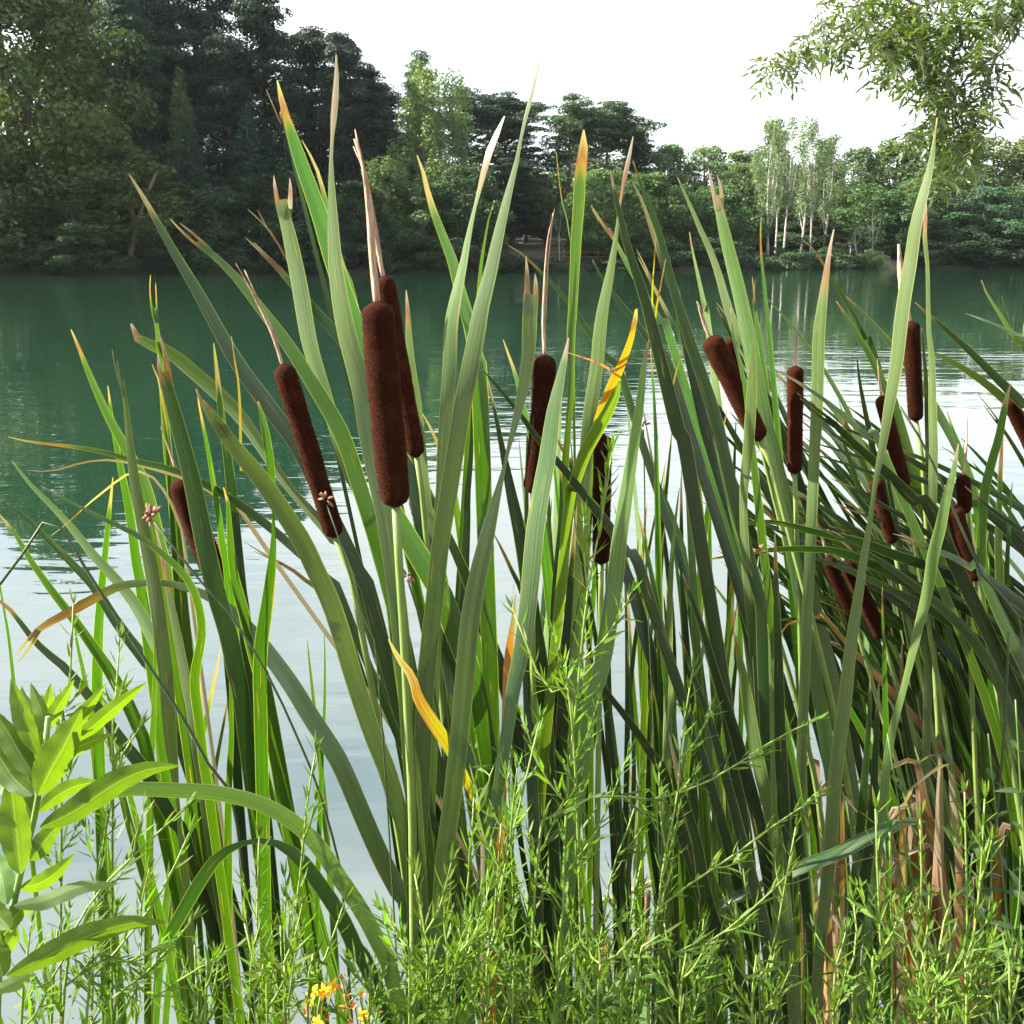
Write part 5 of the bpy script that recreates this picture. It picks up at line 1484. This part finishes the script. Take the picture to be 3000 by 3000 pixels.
HB = [  # main traced stems, lowest point first
    ('tall feathery weed rising in front of the narrow dark head', [(1630, 2990), (1648, 2700), (1655, 2450), (1668, 2250), (1692, 2020), (1722, 1730), (1764, 1518), (1794, 1315)], 1.0, 12, dict(blen=0.20, start=0.42)),
    ('feathery weed with arching stem left of the tall one', [(1425, 2990), (1440, 2800), (1475, 2560), (1520, 2370), (1560, 2200), (1582, 2110)], 0.95, 9, dict(blen=0.17)),
    ('feathery weed right of the tall one with pale stem', [(1900, 2990), (1925, 2700), (1945, 2520), (1985, 2330), (1995, 2180), (2030, 1960)], 1.0, 9, dict(blen=0.17)),
    ('long feathery stem slanting up right to the bent brown-edged leaf', [(1620, 2960), (1760, 2850), (1900, 2690), (2000, 2605), (2155, 2502), (2259, 2424), (2393, 2336)], 0.95, 6, dict(blen=0.07, start=0.45)),
    ('long feathery stem slanting over the dark leaves, higher one', [(1560, 2680), (1660, 2380), (1780, 2330), (1900, 2345), (2000, 2320), (2104, 2274), (2207, 2207), (2290, 2155), (2393, 2109)], 1.0, 6, dict(blen=0.07, start=0.5)),
    ('feathery stem slanting up right, lowest of three over dark leaves', [(1850, 2960), (2000, 2810), (2130, 2725), (2233, 2637), (2316, 2554)], 0.92, 6, dict(blen=0.06, start=0.5)),
    ('feathery weed slanting up left behind the orange leaf', [(1500, 2450), (1420, 2300), (1380, 2180), (1330, 2080)], 1.1, 6, dict(blen=0.08, start=0.55)),
    ('feathery weed reaching left from the tall one at mid height', [(1690, 2300), (1600, 2040), (1540, 1880), (1500, 1780)], 1.05, 6, dict(blen=0.07, start=0.6)),
    ('feathery weed with forked top beside the twisted pale leaf', [(1300, 2990), (1340, 2800), (1370, 2600), (1385, 2400), (1390, 2300)], 1.0, 10, dict(blen=0.13)),
    ('bushy feathery weed at the foot of the thick head\'s stalk', [(1250, 3000), (1255, 2850), (1240, 2700), (1215, 2560)], 0.9, 14, dict(blen=0.16, dens=1.3, col=(0.078, 0.132, 0.017))),
    ('bushy feathery weed left of the thick head\'s stalk at bottom', [(1200, 3000), (1195, 2880), (1180, 2760)], 0.88, 12, dict(blen=0.14, dens=1.3)),
    ('feathery weed right of the twisted pale leaf at bottom', [(1330, 3000), (1350, 2880), (1370, 2760), (1380, 2690)], 0.88, 12, dict(blen=0.15, dens=1.3)),
    ('feathery weed with slender tip just left of the wooden stake', [(1700, 2990), (1760, 2750), (1790, 2560), (1850, 2400), (1880, 2280)], 1.05, 8, dict(blen=0.13)),
    ('feathery weed with bright top in front of the wire mesh', [(1820, 3000), (1830, 2850), (1855, 2640), (1880, 2520)], 0.98, 8, dict(blen=0.11)),
    ('feathery weed leaning right above the bent arching leaf', [(150, 2990), (200, 2760), (300, 2600), (420, 2480), (540, 2370)], 0.9, 9, dict(blen=0.12)),
    ('feathery weed leaning right below the bent arching leaf', [(180, 3000), (260, 2880), (380, 2740), (480, 2600), (555, 2440)], 0.88, 9, dict(blen=0.12)),
    ('low feathery weed sprawling right at the lower left', [(250, 3000), (340, 2920), (450, 2830), (560, 2700)], 0.88, 9, dict(blen=0.12)),
    ('low feathery weed with long stem at the bottom left', [(330, 3020), (430, 2940), (560, 2850), (690, 2775)], 0.9, 8, dict(blen=0.10)),
    ('upright feathery weed behind the broad bright leaves', [(270, 2900), (285, 2600), (320, 2380), (350, 2230), (410, 2130)], 1.05, 9, dict(blen=0.10)),
    ('thin feathery weed above the broad bright leaves at left', [(180, 2300), (190, 2140), (205, 1990), (215, 1770)], 1.1, 6, dict(blen=0.06, start=0.7)),
    ('thin feathery weed with tuft beside the long left leaf', [(330, 2300), (335, 2100), (345, 1960), (350, 1870)], 1.1, 5, dict(blen=0.06, start=0.7)),
    ('upright feathery weed before the lower left arching leaf', [(730, 3000), (750, 2800), (755, 2620), (760, 2450)], 1.0, 8, dict(blen=0.13)),
    ('upright feathery weed left of the yellow flowers', [(830, 3000), (850, 2800), (880, 2560), (900, 2350), (925, 2200)], 1.0, 9, dict(blen=0.12)),
    ('feathery weed spreading right above the yellow flowers', [(900, 3000), (930, 2870), (970, 2760), (1010, 2640)], 0.95, 7, dict(blen=0.10)),
    ('bright feathery weed at lower right with many tufts', [(2550, 3000), (2580, 2850), (2572, 2600), (2565, 2370)], 0.95, 8, dict(blen=0.10, col=(0.078, 0.132, 0.017))),
    ('bright feathery weed, tall and straight near the right edge', [(2830, 3000), (2845, 2800), (2870, 2600), (2885, 2340)], 0.95, 9, dict(blen=0.10, col=(0.078, 0.132, 0.017))),
    ('bright forked feathery weed right of the straight one\'s foot', [(2830, 2990), (2880, 2850), (2940, 2800), (3000, 2760)], 0.93, 6, dict(blen=0.08)),
    ('bright feathery weed between the two lower right tall ones', [(2690, 3000), (2740, 2850), (2765, 2700), (2785, 2640)], 0.92, 10, dict(blen=0.12, col=(0.078, 0.132, 0.017))),
    ('bright feathery weed with pale stem at lower right', [(2720, 3000), (2690, 2800), (2700, 2600), (2695, 2400)], 1.0, 8, dict(blen=0.10)),
    ('low feathery weed at the bottom right of the dark leaves', [(2440, 3000), (2480, 2880), (2510, 2760), (2500, 2640)], 0.95, 10, dict(blen=0.12)),
    ('low feathery weed at the foot of the broad dark leaves', [(2200, 3010), (2250, 2900), (2260, 2800)], 0.9, 9, dict(blen=0.12)),
    ('low feathery weed at bottom between centre and dark leaves', [(1990, 3010), (2040, 2900), (2080, 2800)], 0.9, 9, dict(blen=0.12)),
    ('low feathery weed in the bottom right corner', [(2960, 3010), (2970, 2880), (2960, 2780)], 0.9, 10, dict(blen=0.12)),
    ('low feathery weed in the bottom left corner', [(60, 3020), (110, 2930), (170, 2840), (250, 2700)], 0.85, 10, dict(blen=0.12)),
    ('low feathery weed at bottom left of centre', [(600, 3020), (620, 2930), (640, 2830)], 0.9, 9, dict(blen=0.11)),
    ('low dense feathery weed left of the bushy pair', [(1080, 3030), (1090, 2960), (1110, 2880)], 0.9, 11, dict(blen=0.11)),
    ('low feathery weed right of the bushy pair', [(1500, 3020), (1520, 2930), (1560, 2840)], 0.9, 10, dict(blen=0.12)),
    ('low feathery weed under the wooden stake', [(1750, 3020), (1770, 2950), (1800, 2880)], 0.9, 9, dict(blen=0.11))]
for i, (lb, pts, d, nb, kw) in enumerate(HB):
    kw = dict(kw)
    kw['dens'] = kw.get('dens', 1.0) * 1.25
    herb(lb, pts, d, 500 + i, int(nb * 1.5), **kw)

rngf = np.random.default_rng(31)
for i in range(24):
    u = rngf.uniform(980, 3000) if i % 4 else rngf.uniform(350, 900)
    d = rngf.uniform(0.86, 1.2)
    tv = rngf.uniform(2280, 2880) if i % 4 else rngf.uniform(2650, 2900)
    ln = rngf.normal() * 60
    herb('short feathery weed in the dense fringe along the bottom edge', [(u, 3060), (u + ln * 0.4, (3060 + tv) / 2), (u + ln, tv)], d, 800 + i, int(rngf.integers(9, 16)),
         blen=rngf.uniform(0.10, 0.17), dens=rngf.uniform(1.0, 1.5), leafL=rngf.uniform(0.024, 0.038), ang=rngf.uniform(0.45, 0.85),
         col=tuple(np.array([(0.056, 0.106, 0.014), (0.034, 0.070, 0.012), (0.07, 0.11, 0.014)][int(rngf.integers(3))])), group='weeds of the bottom fringe')

# ---------------------------------------------------------------- broad-leaved plant at the lower left
def broad_leaf(root, pts, w, d, rng, col, fold=0.28, roll=0.0, mat=None, dbase=None):
    """pts base first"""
    n = 18
    P = [at(u, v, d + 0.012 * i) for i, (u, v) in enumerate(pts)]
    C, s = spline(P, n)
    t = np.linspace(0, 1, n)
    W = 0.92 * w * px(d, pts[0][1]) * (np.sin(math.pi * np.clip(t, 0, 1) ** 0.8) ** 0.85 * 0.92 + 0.10 * (1 - t))
    T = unit(np.gradient(C, axis=0))
    V = unit(C - CAM)
    S = unit(np.cross(T, V))
    D = np.cross(S, T)
    Wd = math.cos(roll) * S + math.sin(roll) * D
    Nn = np.cross(Wd, T)
    K = 6
    k = np.linspace(-1, 1, K + 1)
    ph = rng.uniform(0, 6)
    wav = 0.05 * np.sin(t * 24 + ph)[:, None] * (np.abs(k) ** 2)[None]
    edge = 1 + 0.035 * np.sin(t * 60 + ph)[:, None] * (np.abs(k) > 0.9)[None]
    Vv = C[:, None] + 0.5 * W[:, None, None] * (k[None, :, None] * edge[..., None] * Wd[:, None] + (fold * (np.abs(k) - 0.35))[None, :, None] * Nn[:, None] + 2 * wav[..., None] * Nn[:, None])
    UV = np.stack([np.broadcast_to((k + 1) / 2, (n, K + 1)), np.broadcast_to(t[:, None], (n, K + 1))], 2)
    mb = MB()
    m = K + 1
    mb.add(Vv.reshape(-1, 3), [(i * m + j, i * m + j + 1, (i + 1) * m + j + 1, (i + 1) * m + j) for i in range(n - 1) for j in range(K)], UV.reshape(-1, 2))
    return mb.build('leaf', mat or M_BROAD, root, root.location, color=(*col, 1))


rng = np.random.default_rng(5)
d = 0.75
g0 = floor_pt(-20, d, 0)
g0[2] = float(near_z(g0[0], d))
prim = thing('evening_primrose', 'leafy bright green plant with broad pointed leaves in the lower left corner', 'leafy plant', tuple(g0))
S, _ = spline([g0] + [at(u, v, d) for u, v in [(-10, 2990), (20, 2750), (55, 2580), (95, 2420), (120, 2300), (135, 2180), (142, 2100)]], 34)
mb = MB()
tube(mb, S, np.linspace(0.006, 0.0022, 34), 9)
mb.build('stem', M_STALK, prim, prim.location, color=(0.9, 1.15, 0.7, 1))
BR = (0.066, 0.112, 0.009)
for pts, w, rl, c, dd in [
    ([(205, 2180), (270, 2130), (340, 2070), (432, 1998)], 58, -0.5, BR, .76), ([(130, 2260), (200, 2150), (260, 2070), (312, 2003)], 62, -0.4, BR, .77),
    ([(110, 2210), (75, 2120), (52, 2050), (33, 1985)], 70, -0.5, BR, .74), ([(128, 2170), (125, 2100), (108, 2050), (90, 2000)], 50, -0.3, BR, .76),
    ([(138, 2140), (165, 2080), (190, 2040), (218, 1990)], 50, -0.5, BR, .77), ([(112, 2330), (150, 2250), (195, 2170), (240, 2075)], 118, -0.35, (0.062, 0.108, 0.009), .72),
    ([(105, 2280), (60, 2210), (20, 2140), (-30, 2070)], 78, -0.3, (0.058, 0.098, 0.010), .73), ([(95, 2330), (40, 2280), (0, 2220), (-50, 2150)], 80, -0.2, (0.050, 0.09, 0.010), .72),
    ([(118, 2425), (220, 2375), (330, 2300), (430, 2255), (530, 2243)], 92, -0.35, (0.050, 0.09, 0.010), .70), ([(60, 2560), (50, 2460), (40, 2370), (28, 2255)], 100, -0.3, (0.062, 0.108, 0.009), .70),
    ([(90, 2520), (120, 2480), (150, 2440), (190, 2405)], 70, -0.3, (0.050, 0.09, 0.010), .74), ([(40, 2655), (130, 2640), (230, 2600), (350, 2588)], 62, 0.55, (0.10, 0.15, 0.06), .72),
    ([(20, 2860), (120, 2810), (250, 2745), (380, 2705), (492, 2702)], 84, -0.35, (0.058, 0.098, 0.010), .70), ([(-20, 2905), (40, 2880), (75, 2865), (108, 2853)], 56, 0.5, (0.10, 0.15, 0.06), .70),
    ([(20, 2650), (10, 2580), (-10, 2530), (-40, 2470)], 70, 0.2, (0.10, 0.18, 0.06), .74), ([(10, 2740), (40, 2690), (70, 2660), (120, 2640)], 60, -0.3, BR, .73),
    ([(0, 2800), (20, 2770), (40, 2740), (45, 2700)], 60, -0.4, BR, .74), ([(110, 2150), (100, 2090), (70, 2040), (65, 2010)], 40, -0.5, BR, .78),
    ([(100, 2400), (60, 2330), (10, 2290), (-40, 2280)], 80, -0.2, (0.050, 0.09, 0.010), .77), ([(125, 2240), (180, 2210), (250, 2180), (330, 2150)], 60, -0.4, BR, .78),
    ([(110, 2380), (170, 2330), (230, 2300), (300, 2290)], 60, -0.4, (0.058, 0.098, 0.010), .77), ([(60, 2600), (110, 2590), (160, 2560), (220, 2500)], 60, -0.4, (0.058, 0.098, 0.010), .76),
    ([(30, 2720), (-10, 2680), (-40, 2640), (-80, 2620)], 80, -0.3, (0.058, 0.098, 0.010), .72), ([(10, 2860), (-10, 2800), (-20, 2760), (-10, 2700)], 90, -0.3, (0.058, 0.098, 0.010), .70),
    ([(130, 2190), (110, 2120), (140, 2060), (150, 2000)], 60, -0.5, BR, .79), ([(118, 2300), (90, 2230), (85, 2160), (95, 2090)], 90, -0.3, (0.062, 0.108, 0.009), .74)]:
    broad_leaf(prim, pts, w, dd, rng, c, roll=rl)

# dock-like leaves low in the centre
dock = floor_pt(1760, 1.05, 0)
dock[2] = float(near_z(dock[0], 1.05))
root = thing('broad_dock', 'cluster of broad green leaves low before the wooden stake', 'leafy plant', tuple(dock))
for pts, w, rl in [([(1760, 3080), (1790, 2960), (1830, 2880), (1870, 2810)], 80, 0.3), ([(1740, 3080), (1745, 2980), (1760, 2900), (1790, 2850)], 60, -0.2),
                   ([(1590, 3080), (1565, 2970), (1540, 2880), (1515, 2780)], 60, -0.3), ([(1720, 3080), (1715, 3000), (1705, 2930), (1690, 2880)], 40, 0.4)]:
    broad_leaf(root, pts, w, 1.03, rng, (0.05, 0.09, 0.024), roll=rl)

# ---------------------------------------------------------------- serrated small-leaved weeds at the right
def serrated_mesh():
    n = 13
    t = np.linspace(0, 1, n)
    w = 0.34 * np.sin(math.pi * t ** 0.75) ** 0.8
    w = w * np.where(np.arange(n) % 2 == 1, 1.12, 0.82)
    w[0] = w[-1] = 0.01
    mb = MB()
    V, UV, Fc = [], [], []
    for i in range(n):
        z = -0.25 * t[i] ** 2
        for k, zz in ((-1, 0.06), (0, 0), (1, 0.06)):
            V.append((k * w[i] / 2, t[i], z + zz * w[i] * 2))
            UV.append(((k + 1) / 2, t[i]))
    for i in range(n - 1):
        for j in range(2):
            Fc.append((i * 3 + j, i * 3 + j + 1, i * 3 + j + 4, i * 3 + j + 3))
    mb.add(V, Fc, UV)
    return mb.mesh('serrated_leaf', M_BROAD)


SER = serrated_mesh()
NET = [('nettle-like weed with small toothed leaves, leftmost at right edge', [(2700, 2950), (2690, 2700), (2640, 2400), (2600, 2150)], 1.25), ('nettle-like weed with toothed leaves winding up the right side', [(2900, 2900), (2880, 2600), (2800, 2300), (2760, 2100)], 1.3),
       ('nettle-like weed with toothed leaves before the upright dark rush', [(2960, 2950), (2950, 2700), (2920, 2400), (2895, 2150)], 1.3), ('nettle-like weed with toothed leaves cut by the right edge', [(3040, 2900), (3010, 2600), (2990, 2300), (2975, 2050)], 1.25),
       ('low nettle-like weed with toothed leaves in the right corner', [(2930, 3000), (2950, 2850), (2985, 2650), (2990, 2480)], 1.15), ('low nettle-like weed between the bright feathery ones', [(2800, 3000), (2810, 2850), (2830, 2650), (2850, 2500)], 1.2)]
for i, (lb, pts, d) in enumerate(NET):
    rng = np.random.default_rng(900 + i)
    g0 = floor_pt(pts[0][0] + 30, d, 0)
    g0[2] = float(near_z(g0[0], d))
    root = thing('gypsywort', lb, 'weed', tuple(g0), 'toothed weeds at the right')
    S, s = spline([g0] + [at(u, v, d) for u, v in pts], 40)
    mb = MB()
    tube(mb, S, np.linspace(0.003, 0.001, 40), 6)
    mb.build('stem', M_STALK, root, root.location, color=(0.65, 0.8, 0.7, 1))
    for k in range(13):
        f = 0.42 + 0.57 * k / 13
        p = np.array([np.interp(f * s[-1], s, S[:, c]) for c in range(3)])
        for sd in (0, 1):
            o = link('leaf', SER, root, (0.034, 0.066, 0.022, 1))
            L_ = rng.uniform(0.030, 0.052) * (1.2 - 0.5 * f)
            o.location = p - g0
            o.rotation_euler = (rng.uniform(-0.2, 0.7), rng.normal() * 0.3, k * 1.57 + sd * math.pi + rng.normal() * 0.3)
            o.scale = (L_, L_, L_)

# ---------------------------------------------------------------- yellow flowers at the bottom
d = 0.98
for i, (lb, pts, fl, wi) in enumerate([
        ('yellow-flowered plant with fresh open blooms at the bottom edge', [(930, 3060), (945, 2990), (952, 2930)], [(950, 2905), (918, 2905), (975, 2890), (905, 2935)], [(935, 2965), (955, 2975), (900, 2970)]),
        ('yellow-flowered plant with mostly withered blooms, right of the fresh ones', [(1060, 3060), (1055, 2990), (1045, 2930)], [(1065, 2975), (930, 2995)],
         [(1000, 2900), (1010, 2925), (1060, 2915), (1105, 2960), (1015, 2950), (1040, 2945), (1080, 2990), (1000, 2870), (1025, 2985)])]):
    rng = np.random.default_rng(60 + i)
    g0 = floor_pt(pts[0][0], d, 0)
    g0[2] = float(near_z(g0[0], d))
    root = thing('yellow_wort', lb, 'flowering plant', tuple(g0), 'yellow flowers at the bottom edge')
    S, _ = spline([g0] + [at(u, v, d) for u, v in pts], 24)
    mb = MB()
    tube(mb, S, np.linspace(0.0028, 0.0014, 24), 6)
    mb.build('stem', M_STALK, root, root.location, color=(0.9, 0.9, 0.7, 1))
    for (u, v), kindf in [(q, 0) for q in fl] + [(q, 1) for q in wi]:
        c = at(u, v, d + rng.normal() * 0.01)
        tw = MB()
        tube(tw, spline([S[19], (S[20] + c) / 2 + [0, 0, -0.004], c], 6)[0], 0.0009, 5)
        br = tw.build('twig', M_STALK, root, root.location, color=(0.9, 0.9, 0.6, 1))
        mbf = MB()
        ax = unit((np.array([rng.normal() * 0.3, -0.8, 0.45]) if kindf == 0 else rng.normal(size=3) + [0, -0.3, 0.6])[None])[0]
        m = 5 if kindf == 0 else 6
        O = perp_frame(np.repeat(ax[None], m, 0), np.arange(m) * 2 * math.pi / m + rng.random())
        A = unit(O + ax * (0.15 if kindf == 0 else 0.9))
        leaflets(mbf, np.repeat(c[None], m, 0), A, unit(np.cross(A, ax)), np.full(m, 0.0100 if kindf == 0 else 0.0085), np.full(m, 0.0052 if kindf == 0 else 0.0028), np.full(m, 0.1 if kindf == 0 else -0.35))
        if kindf == 0:
            m2 = 14
            O = perp_frame(np.repeat(ax[None], m2, 0), np.arange(m2) * 0.45)
            A = unit(O * 0.6 + ax)
            leaflets(mbf, np.repeat(c[None], m2, 0), A, unit(np.cross(A, ax)), np.full(m2, 0.007), np.full(m2, 0.0008), np.zeros(m2))
        mbf.build('flower' if kindf == 0 else 'withered_flower', M_YELLOW if kindf == 0 else M_WITHER, root, root.location)

# ---------------------------------------------------------------- wire netting on stakes in the water's edge
d = 1.95
a, b = floor_pt(1300, d, 0), floor_pt(2750, d + 0.05, 0)
net = thing('wire_fence', 'old wire netting on a rough brown stake at the water\'s edge', 'fence', tuple(a))
ztop = at(1880, 2590, d)[2]
for u in (1886, 2560):
    x = at(u, 2700, d)[0]
    zt = at(u, 2600 if u < 2000 else 2560, d)[2]
    mb = MB()
    rng = np.random.default_rng(u)
    P = np.array([[x + rng.normal() * 0.0015, d - 0.016, z] for z in np.linspace(-0.4, zt, 14)])
    tube(mb, P, 0.0105 * (1 + 0.12 * rng.normal(size=14)), 7)
    mb.build('stake', M_WOOD, net, net.location)
mb = MB()
cell = 0.036
z1 = at(1880, 2685, d)[2]
rows = int((z1 - 0.05) / (cell * 0.75))
cols = int((b[0] - a[0]) / cell)


def node(i, j):
    return np.array([a[0] + (i + (0.5 if j % 2 else 0)) * cell, d + 0.004 * math.sin(i * 0.7 + j), z1 - j * cell * 0.75 + 0.006 * math.sin(i * 0.31) + 0.004 * math.sin(i * 1.7 + j * 2.1)])


for j in range(rows):
    for i in range(cols):
        p = node(i, j)
        up = p + [0, 0, cell * 0.22]
        for q in (p + [cell * 0.5, 0, -cell * 0.25], p + [-cell * 0.5, 0, -cell * 0.25]):
            tube(mb, [up - [0, 0, cell * 0.22], q], 0.0006, 3, cap=False)
        tube(mb, [p, p + [0, 0, cell * 0.5]], 0.0008, 3, cap=False)
o = mb.build('wire_mesh', M_WIRE, net, net.location)
mb = MB()
S, _ = spline([at(1640, 2668, d - 0.05), at(1760, 2640, d - 0.05), at(1850, 2610, d - 0.05), at(1960, 2570, d - 0.05), at(2060, 2556, d - 0.03)], 16)
tube(mb, S, np.linspace(0.004, 0.008, 16), 7)
tag(mb.build('dead_reed', M_SPIKE), 'pale dead reed stem lying slantwise across the wooden stake', 'dead reed')

# ---------------------------------------------------------------- ash branch hanging in from the upper right
def ash_leaf_mesh():
    mb = MB()
    rng = np.random.default_rng(3)
    S = np.array([[0, t, -0.35 * t * t] for t in np.linspace(0, 1, 7)])
    tube(mb, S, np.linspace(0.012, 0.006, 7), 4)
    for i in range(9):
        f = 0.25 + 0.75 * (i // 2 + (i == 8)) / 4 if i < 8 else 1.0
        f = min(f, 1)
        sd = (-1 if i % 2 else 1) if i < 8 else 0
        p = np.array([0, f, -0.35 * f * f])
        A = unit(np.array([sd * 0.75, 0.65 if sd else 1.0, -0.45])[None] + rng.normal(size=(1, 3)) * 0.12)
        B = unit(np.cross(A, np.array([[0.1, -0.3, 1.0]])) + rng.normal(size=(1, 3)) * 0.15)
        leaflets(mb, p[None], A, B, np.array([rng.uniform(0.42, 0.55)]), np.array([0.135]), np.array([rng.uniform(-0.4, -0.1)]))
    return mb.mesh('ash_leaf', M_ASH, smooth=False)


ASH = ash_leaf_mesh()
DA = 4.4
base = np.array([4.6, 2.0, float(near_z(4.6, 2.0))])
ash = thing('ash_tree', 'leafy branches of a near tree hanging in from the upper right', 'tree', tuple(base))
mb = MB()
S, _ = spline([base - [0, 0, 0.2], base + [0.05, 0.1, 1.5], base + [-0.1, 0.4, 3.2], base + [-0.3, 0.9, 5.2], base + [-0.2, 1.2, 7.5]], 16)
tube(mb, S, np.linspace(0.2, 0.08, 16), 12)
mb.build('trunk', M_BARK, ash, ash.location)
limb = S[9]
hub = at(3060, -140, DA)
mb = MB()
Sl, _ = spline([limb, (limb + hub) / 2 + [0, 0, 0.4], hub], 12)
tube(mb, Sl, np.linspace(0.05, 0.012, 12), 8)
mb.build('limb', M_BARK, ash, ash.location)
TW = [[(3060, -140), (2900, -60), (2700, 20), (2560, 60), (2470, 130), (2410, 175), (2340, 210), (2270, 205)],
      [(3060, -140), (2980, 40), (2920, 160), (2880, 300), (2840, 400), (2800, 480), (2740, 560)],
      [(2900, -60), (2800, 80), (2740, 160), (2680, 220), (2620, 240)],
      [(3060, -140), (2960, 100), (2900, 200), (2910, 300), (2900, 380)],
      [(2920, 160), (2840, 220), (2790, 300), (2730, 390), (2660, 400)],
      [(2700, 20), (2600, -20), (2500, 20), (2400, 10)],
      [(2840, 60), (2780, 200), (2790, 330), (2800, 430), (2850, 480)],
      [(3060, -140), (2990, 20), (2960, 130), (2910, 180), (2885, 260)],
      [(2560, 60), (2480, 90), (2430, 120), (2400, 160)]]
for i, t in enumerate(TW):
    rng = np.random.default_rng(40 + i)
    dd = DA + (i % 3 - 1) * 0.15
    P = [at(u, v, DA + (dd - DA) * k / len(t)) for k, (u, v) in enumerate(t)]
    Sx, _ = spline(P, 22)
    mb = MB()
    tube(mb, Sx, np.linspace(0.0065, 0.0016, 22), 6)
    mb.build('branch', M_TWIG, ash, ash.location)
BLOB = [(2480, 40, 95, 60, 14), (2600, 50, 110, 80, 26), (2740, 50, 130, 90, 34), (2880, 40, 110, 80, 28), (2980, 20, 60, 70, 10), (2440, 120, 60, 40, 8), (2385, 155, 55, 40, 7), (2275, 210, 45, 45, 8), (2330, 170, 40, 40, 4),
        (2650, 140, 90, 55, 16), (2770, 160, 110, 80, 26), (2690, 215, 90, 50, 14), (2860, 200, 60, 70, 14), (2780, 280, 95, 60, 22), (2840, 330, 75, 60, 16), (2740, 350, 70, 50, 12), (2780, 410, 85, 45, 18),
        (2700, 410, 45, 35, 7), (2850, 420, 45, 50, 9), (2815, 470, 55, 40, 11), (2790, 515, 50, 30, 8), (2735, 548, 45, 20, 5), (2610, 210, 40, 35, 5), (2920, 280, 20, 40, 2), (2560, 120, 70, 40, 8)]
rng = np.random.default_rng(11)
SPR = []
for (u, v, ru, rv, n) in BLOB:
    for k in range(int(n * 2.9)):
        a_, r_ = rng.uniform(0, 6.283), math.sqrt(rng.random())
        p = at(u + ru * r_ * math.cos(a_), v + rv * r_ * math.sin(a_) - 20, DA + rng.normal() * 0.22)
        SPR.append((p - base, (rng.uniform(-0.9, 0.3), rng.normal() * 0.4, rng.uniform(0, 6.283)), rng.uniform(0.062, 0.105), int(rng.choice(3, p=[.5, .35, .15]))))
rng.shuffle(SPR)
ACOL = ((0.050, 0.072, 0.020, 1), (0.062, 0.090, 0.018, 1), (0.095, 0.120, 0.014, 1))
for p, e, L_, c in SPR[:290]:
    o = link('leaf', ASH, ash, ACOL[c])
    o.location = p
    o.rotation_euler = e
    o.scale = (L_, L_, L_)
AV = np.empty(len(ASH.vertices) * 3)
ASH.vertices.foreach_get('co', AV)
AV = AV.reshape(-1, 3)
AF = [tuple(pp.vertices) for pp in ASH.polygons]
from mathutils import Euler
mb = MB()
for p, e, L_, c in SPR[290:]:
    Mx = np.array(Euler(e).to_matrix()) * L_
    mb.add(AV @ Mx.T + np.asarray(p), AF)
o = mb.build('foliage', M_ASH, ash, color=(0.055, 0.079, 0.019, 1), smooth=False)
o['kind'] = 'stuff'

# ---------------------------------------------------------------- light summer haze over the lake
mb = MB()
hx, hy0, hy1, hz0, hz1 = 620, -60, 420, -6, 60
V = [(x, y, z) for z in (hz0, hz1) for y in (hy0, hy1) for x in (-hx, hx)]
mb.add(V, [(0, 2, 3, 1), (4, 5, 7, 6), (0, 1, 5, 4), (2, 6, 7, 3), (0, 4, 6, 2), (1, 3, 7, 5)])
m, nt, out = new_mat('haze')
pv = N(nt, 'ShaderNodeVolumePrincipled', Density=0.00005)
pv.inputs['Color'].default_value = (0.86, 0.93, 1.0, 1)
pv.inputs['Anisotropy'].default_value = 0.2
nt.links.new(pv.outputs[0], out.inputs['Volume'])
o = mb.build('haze', m, smooth=False)
o['kind'] = 'stuff'
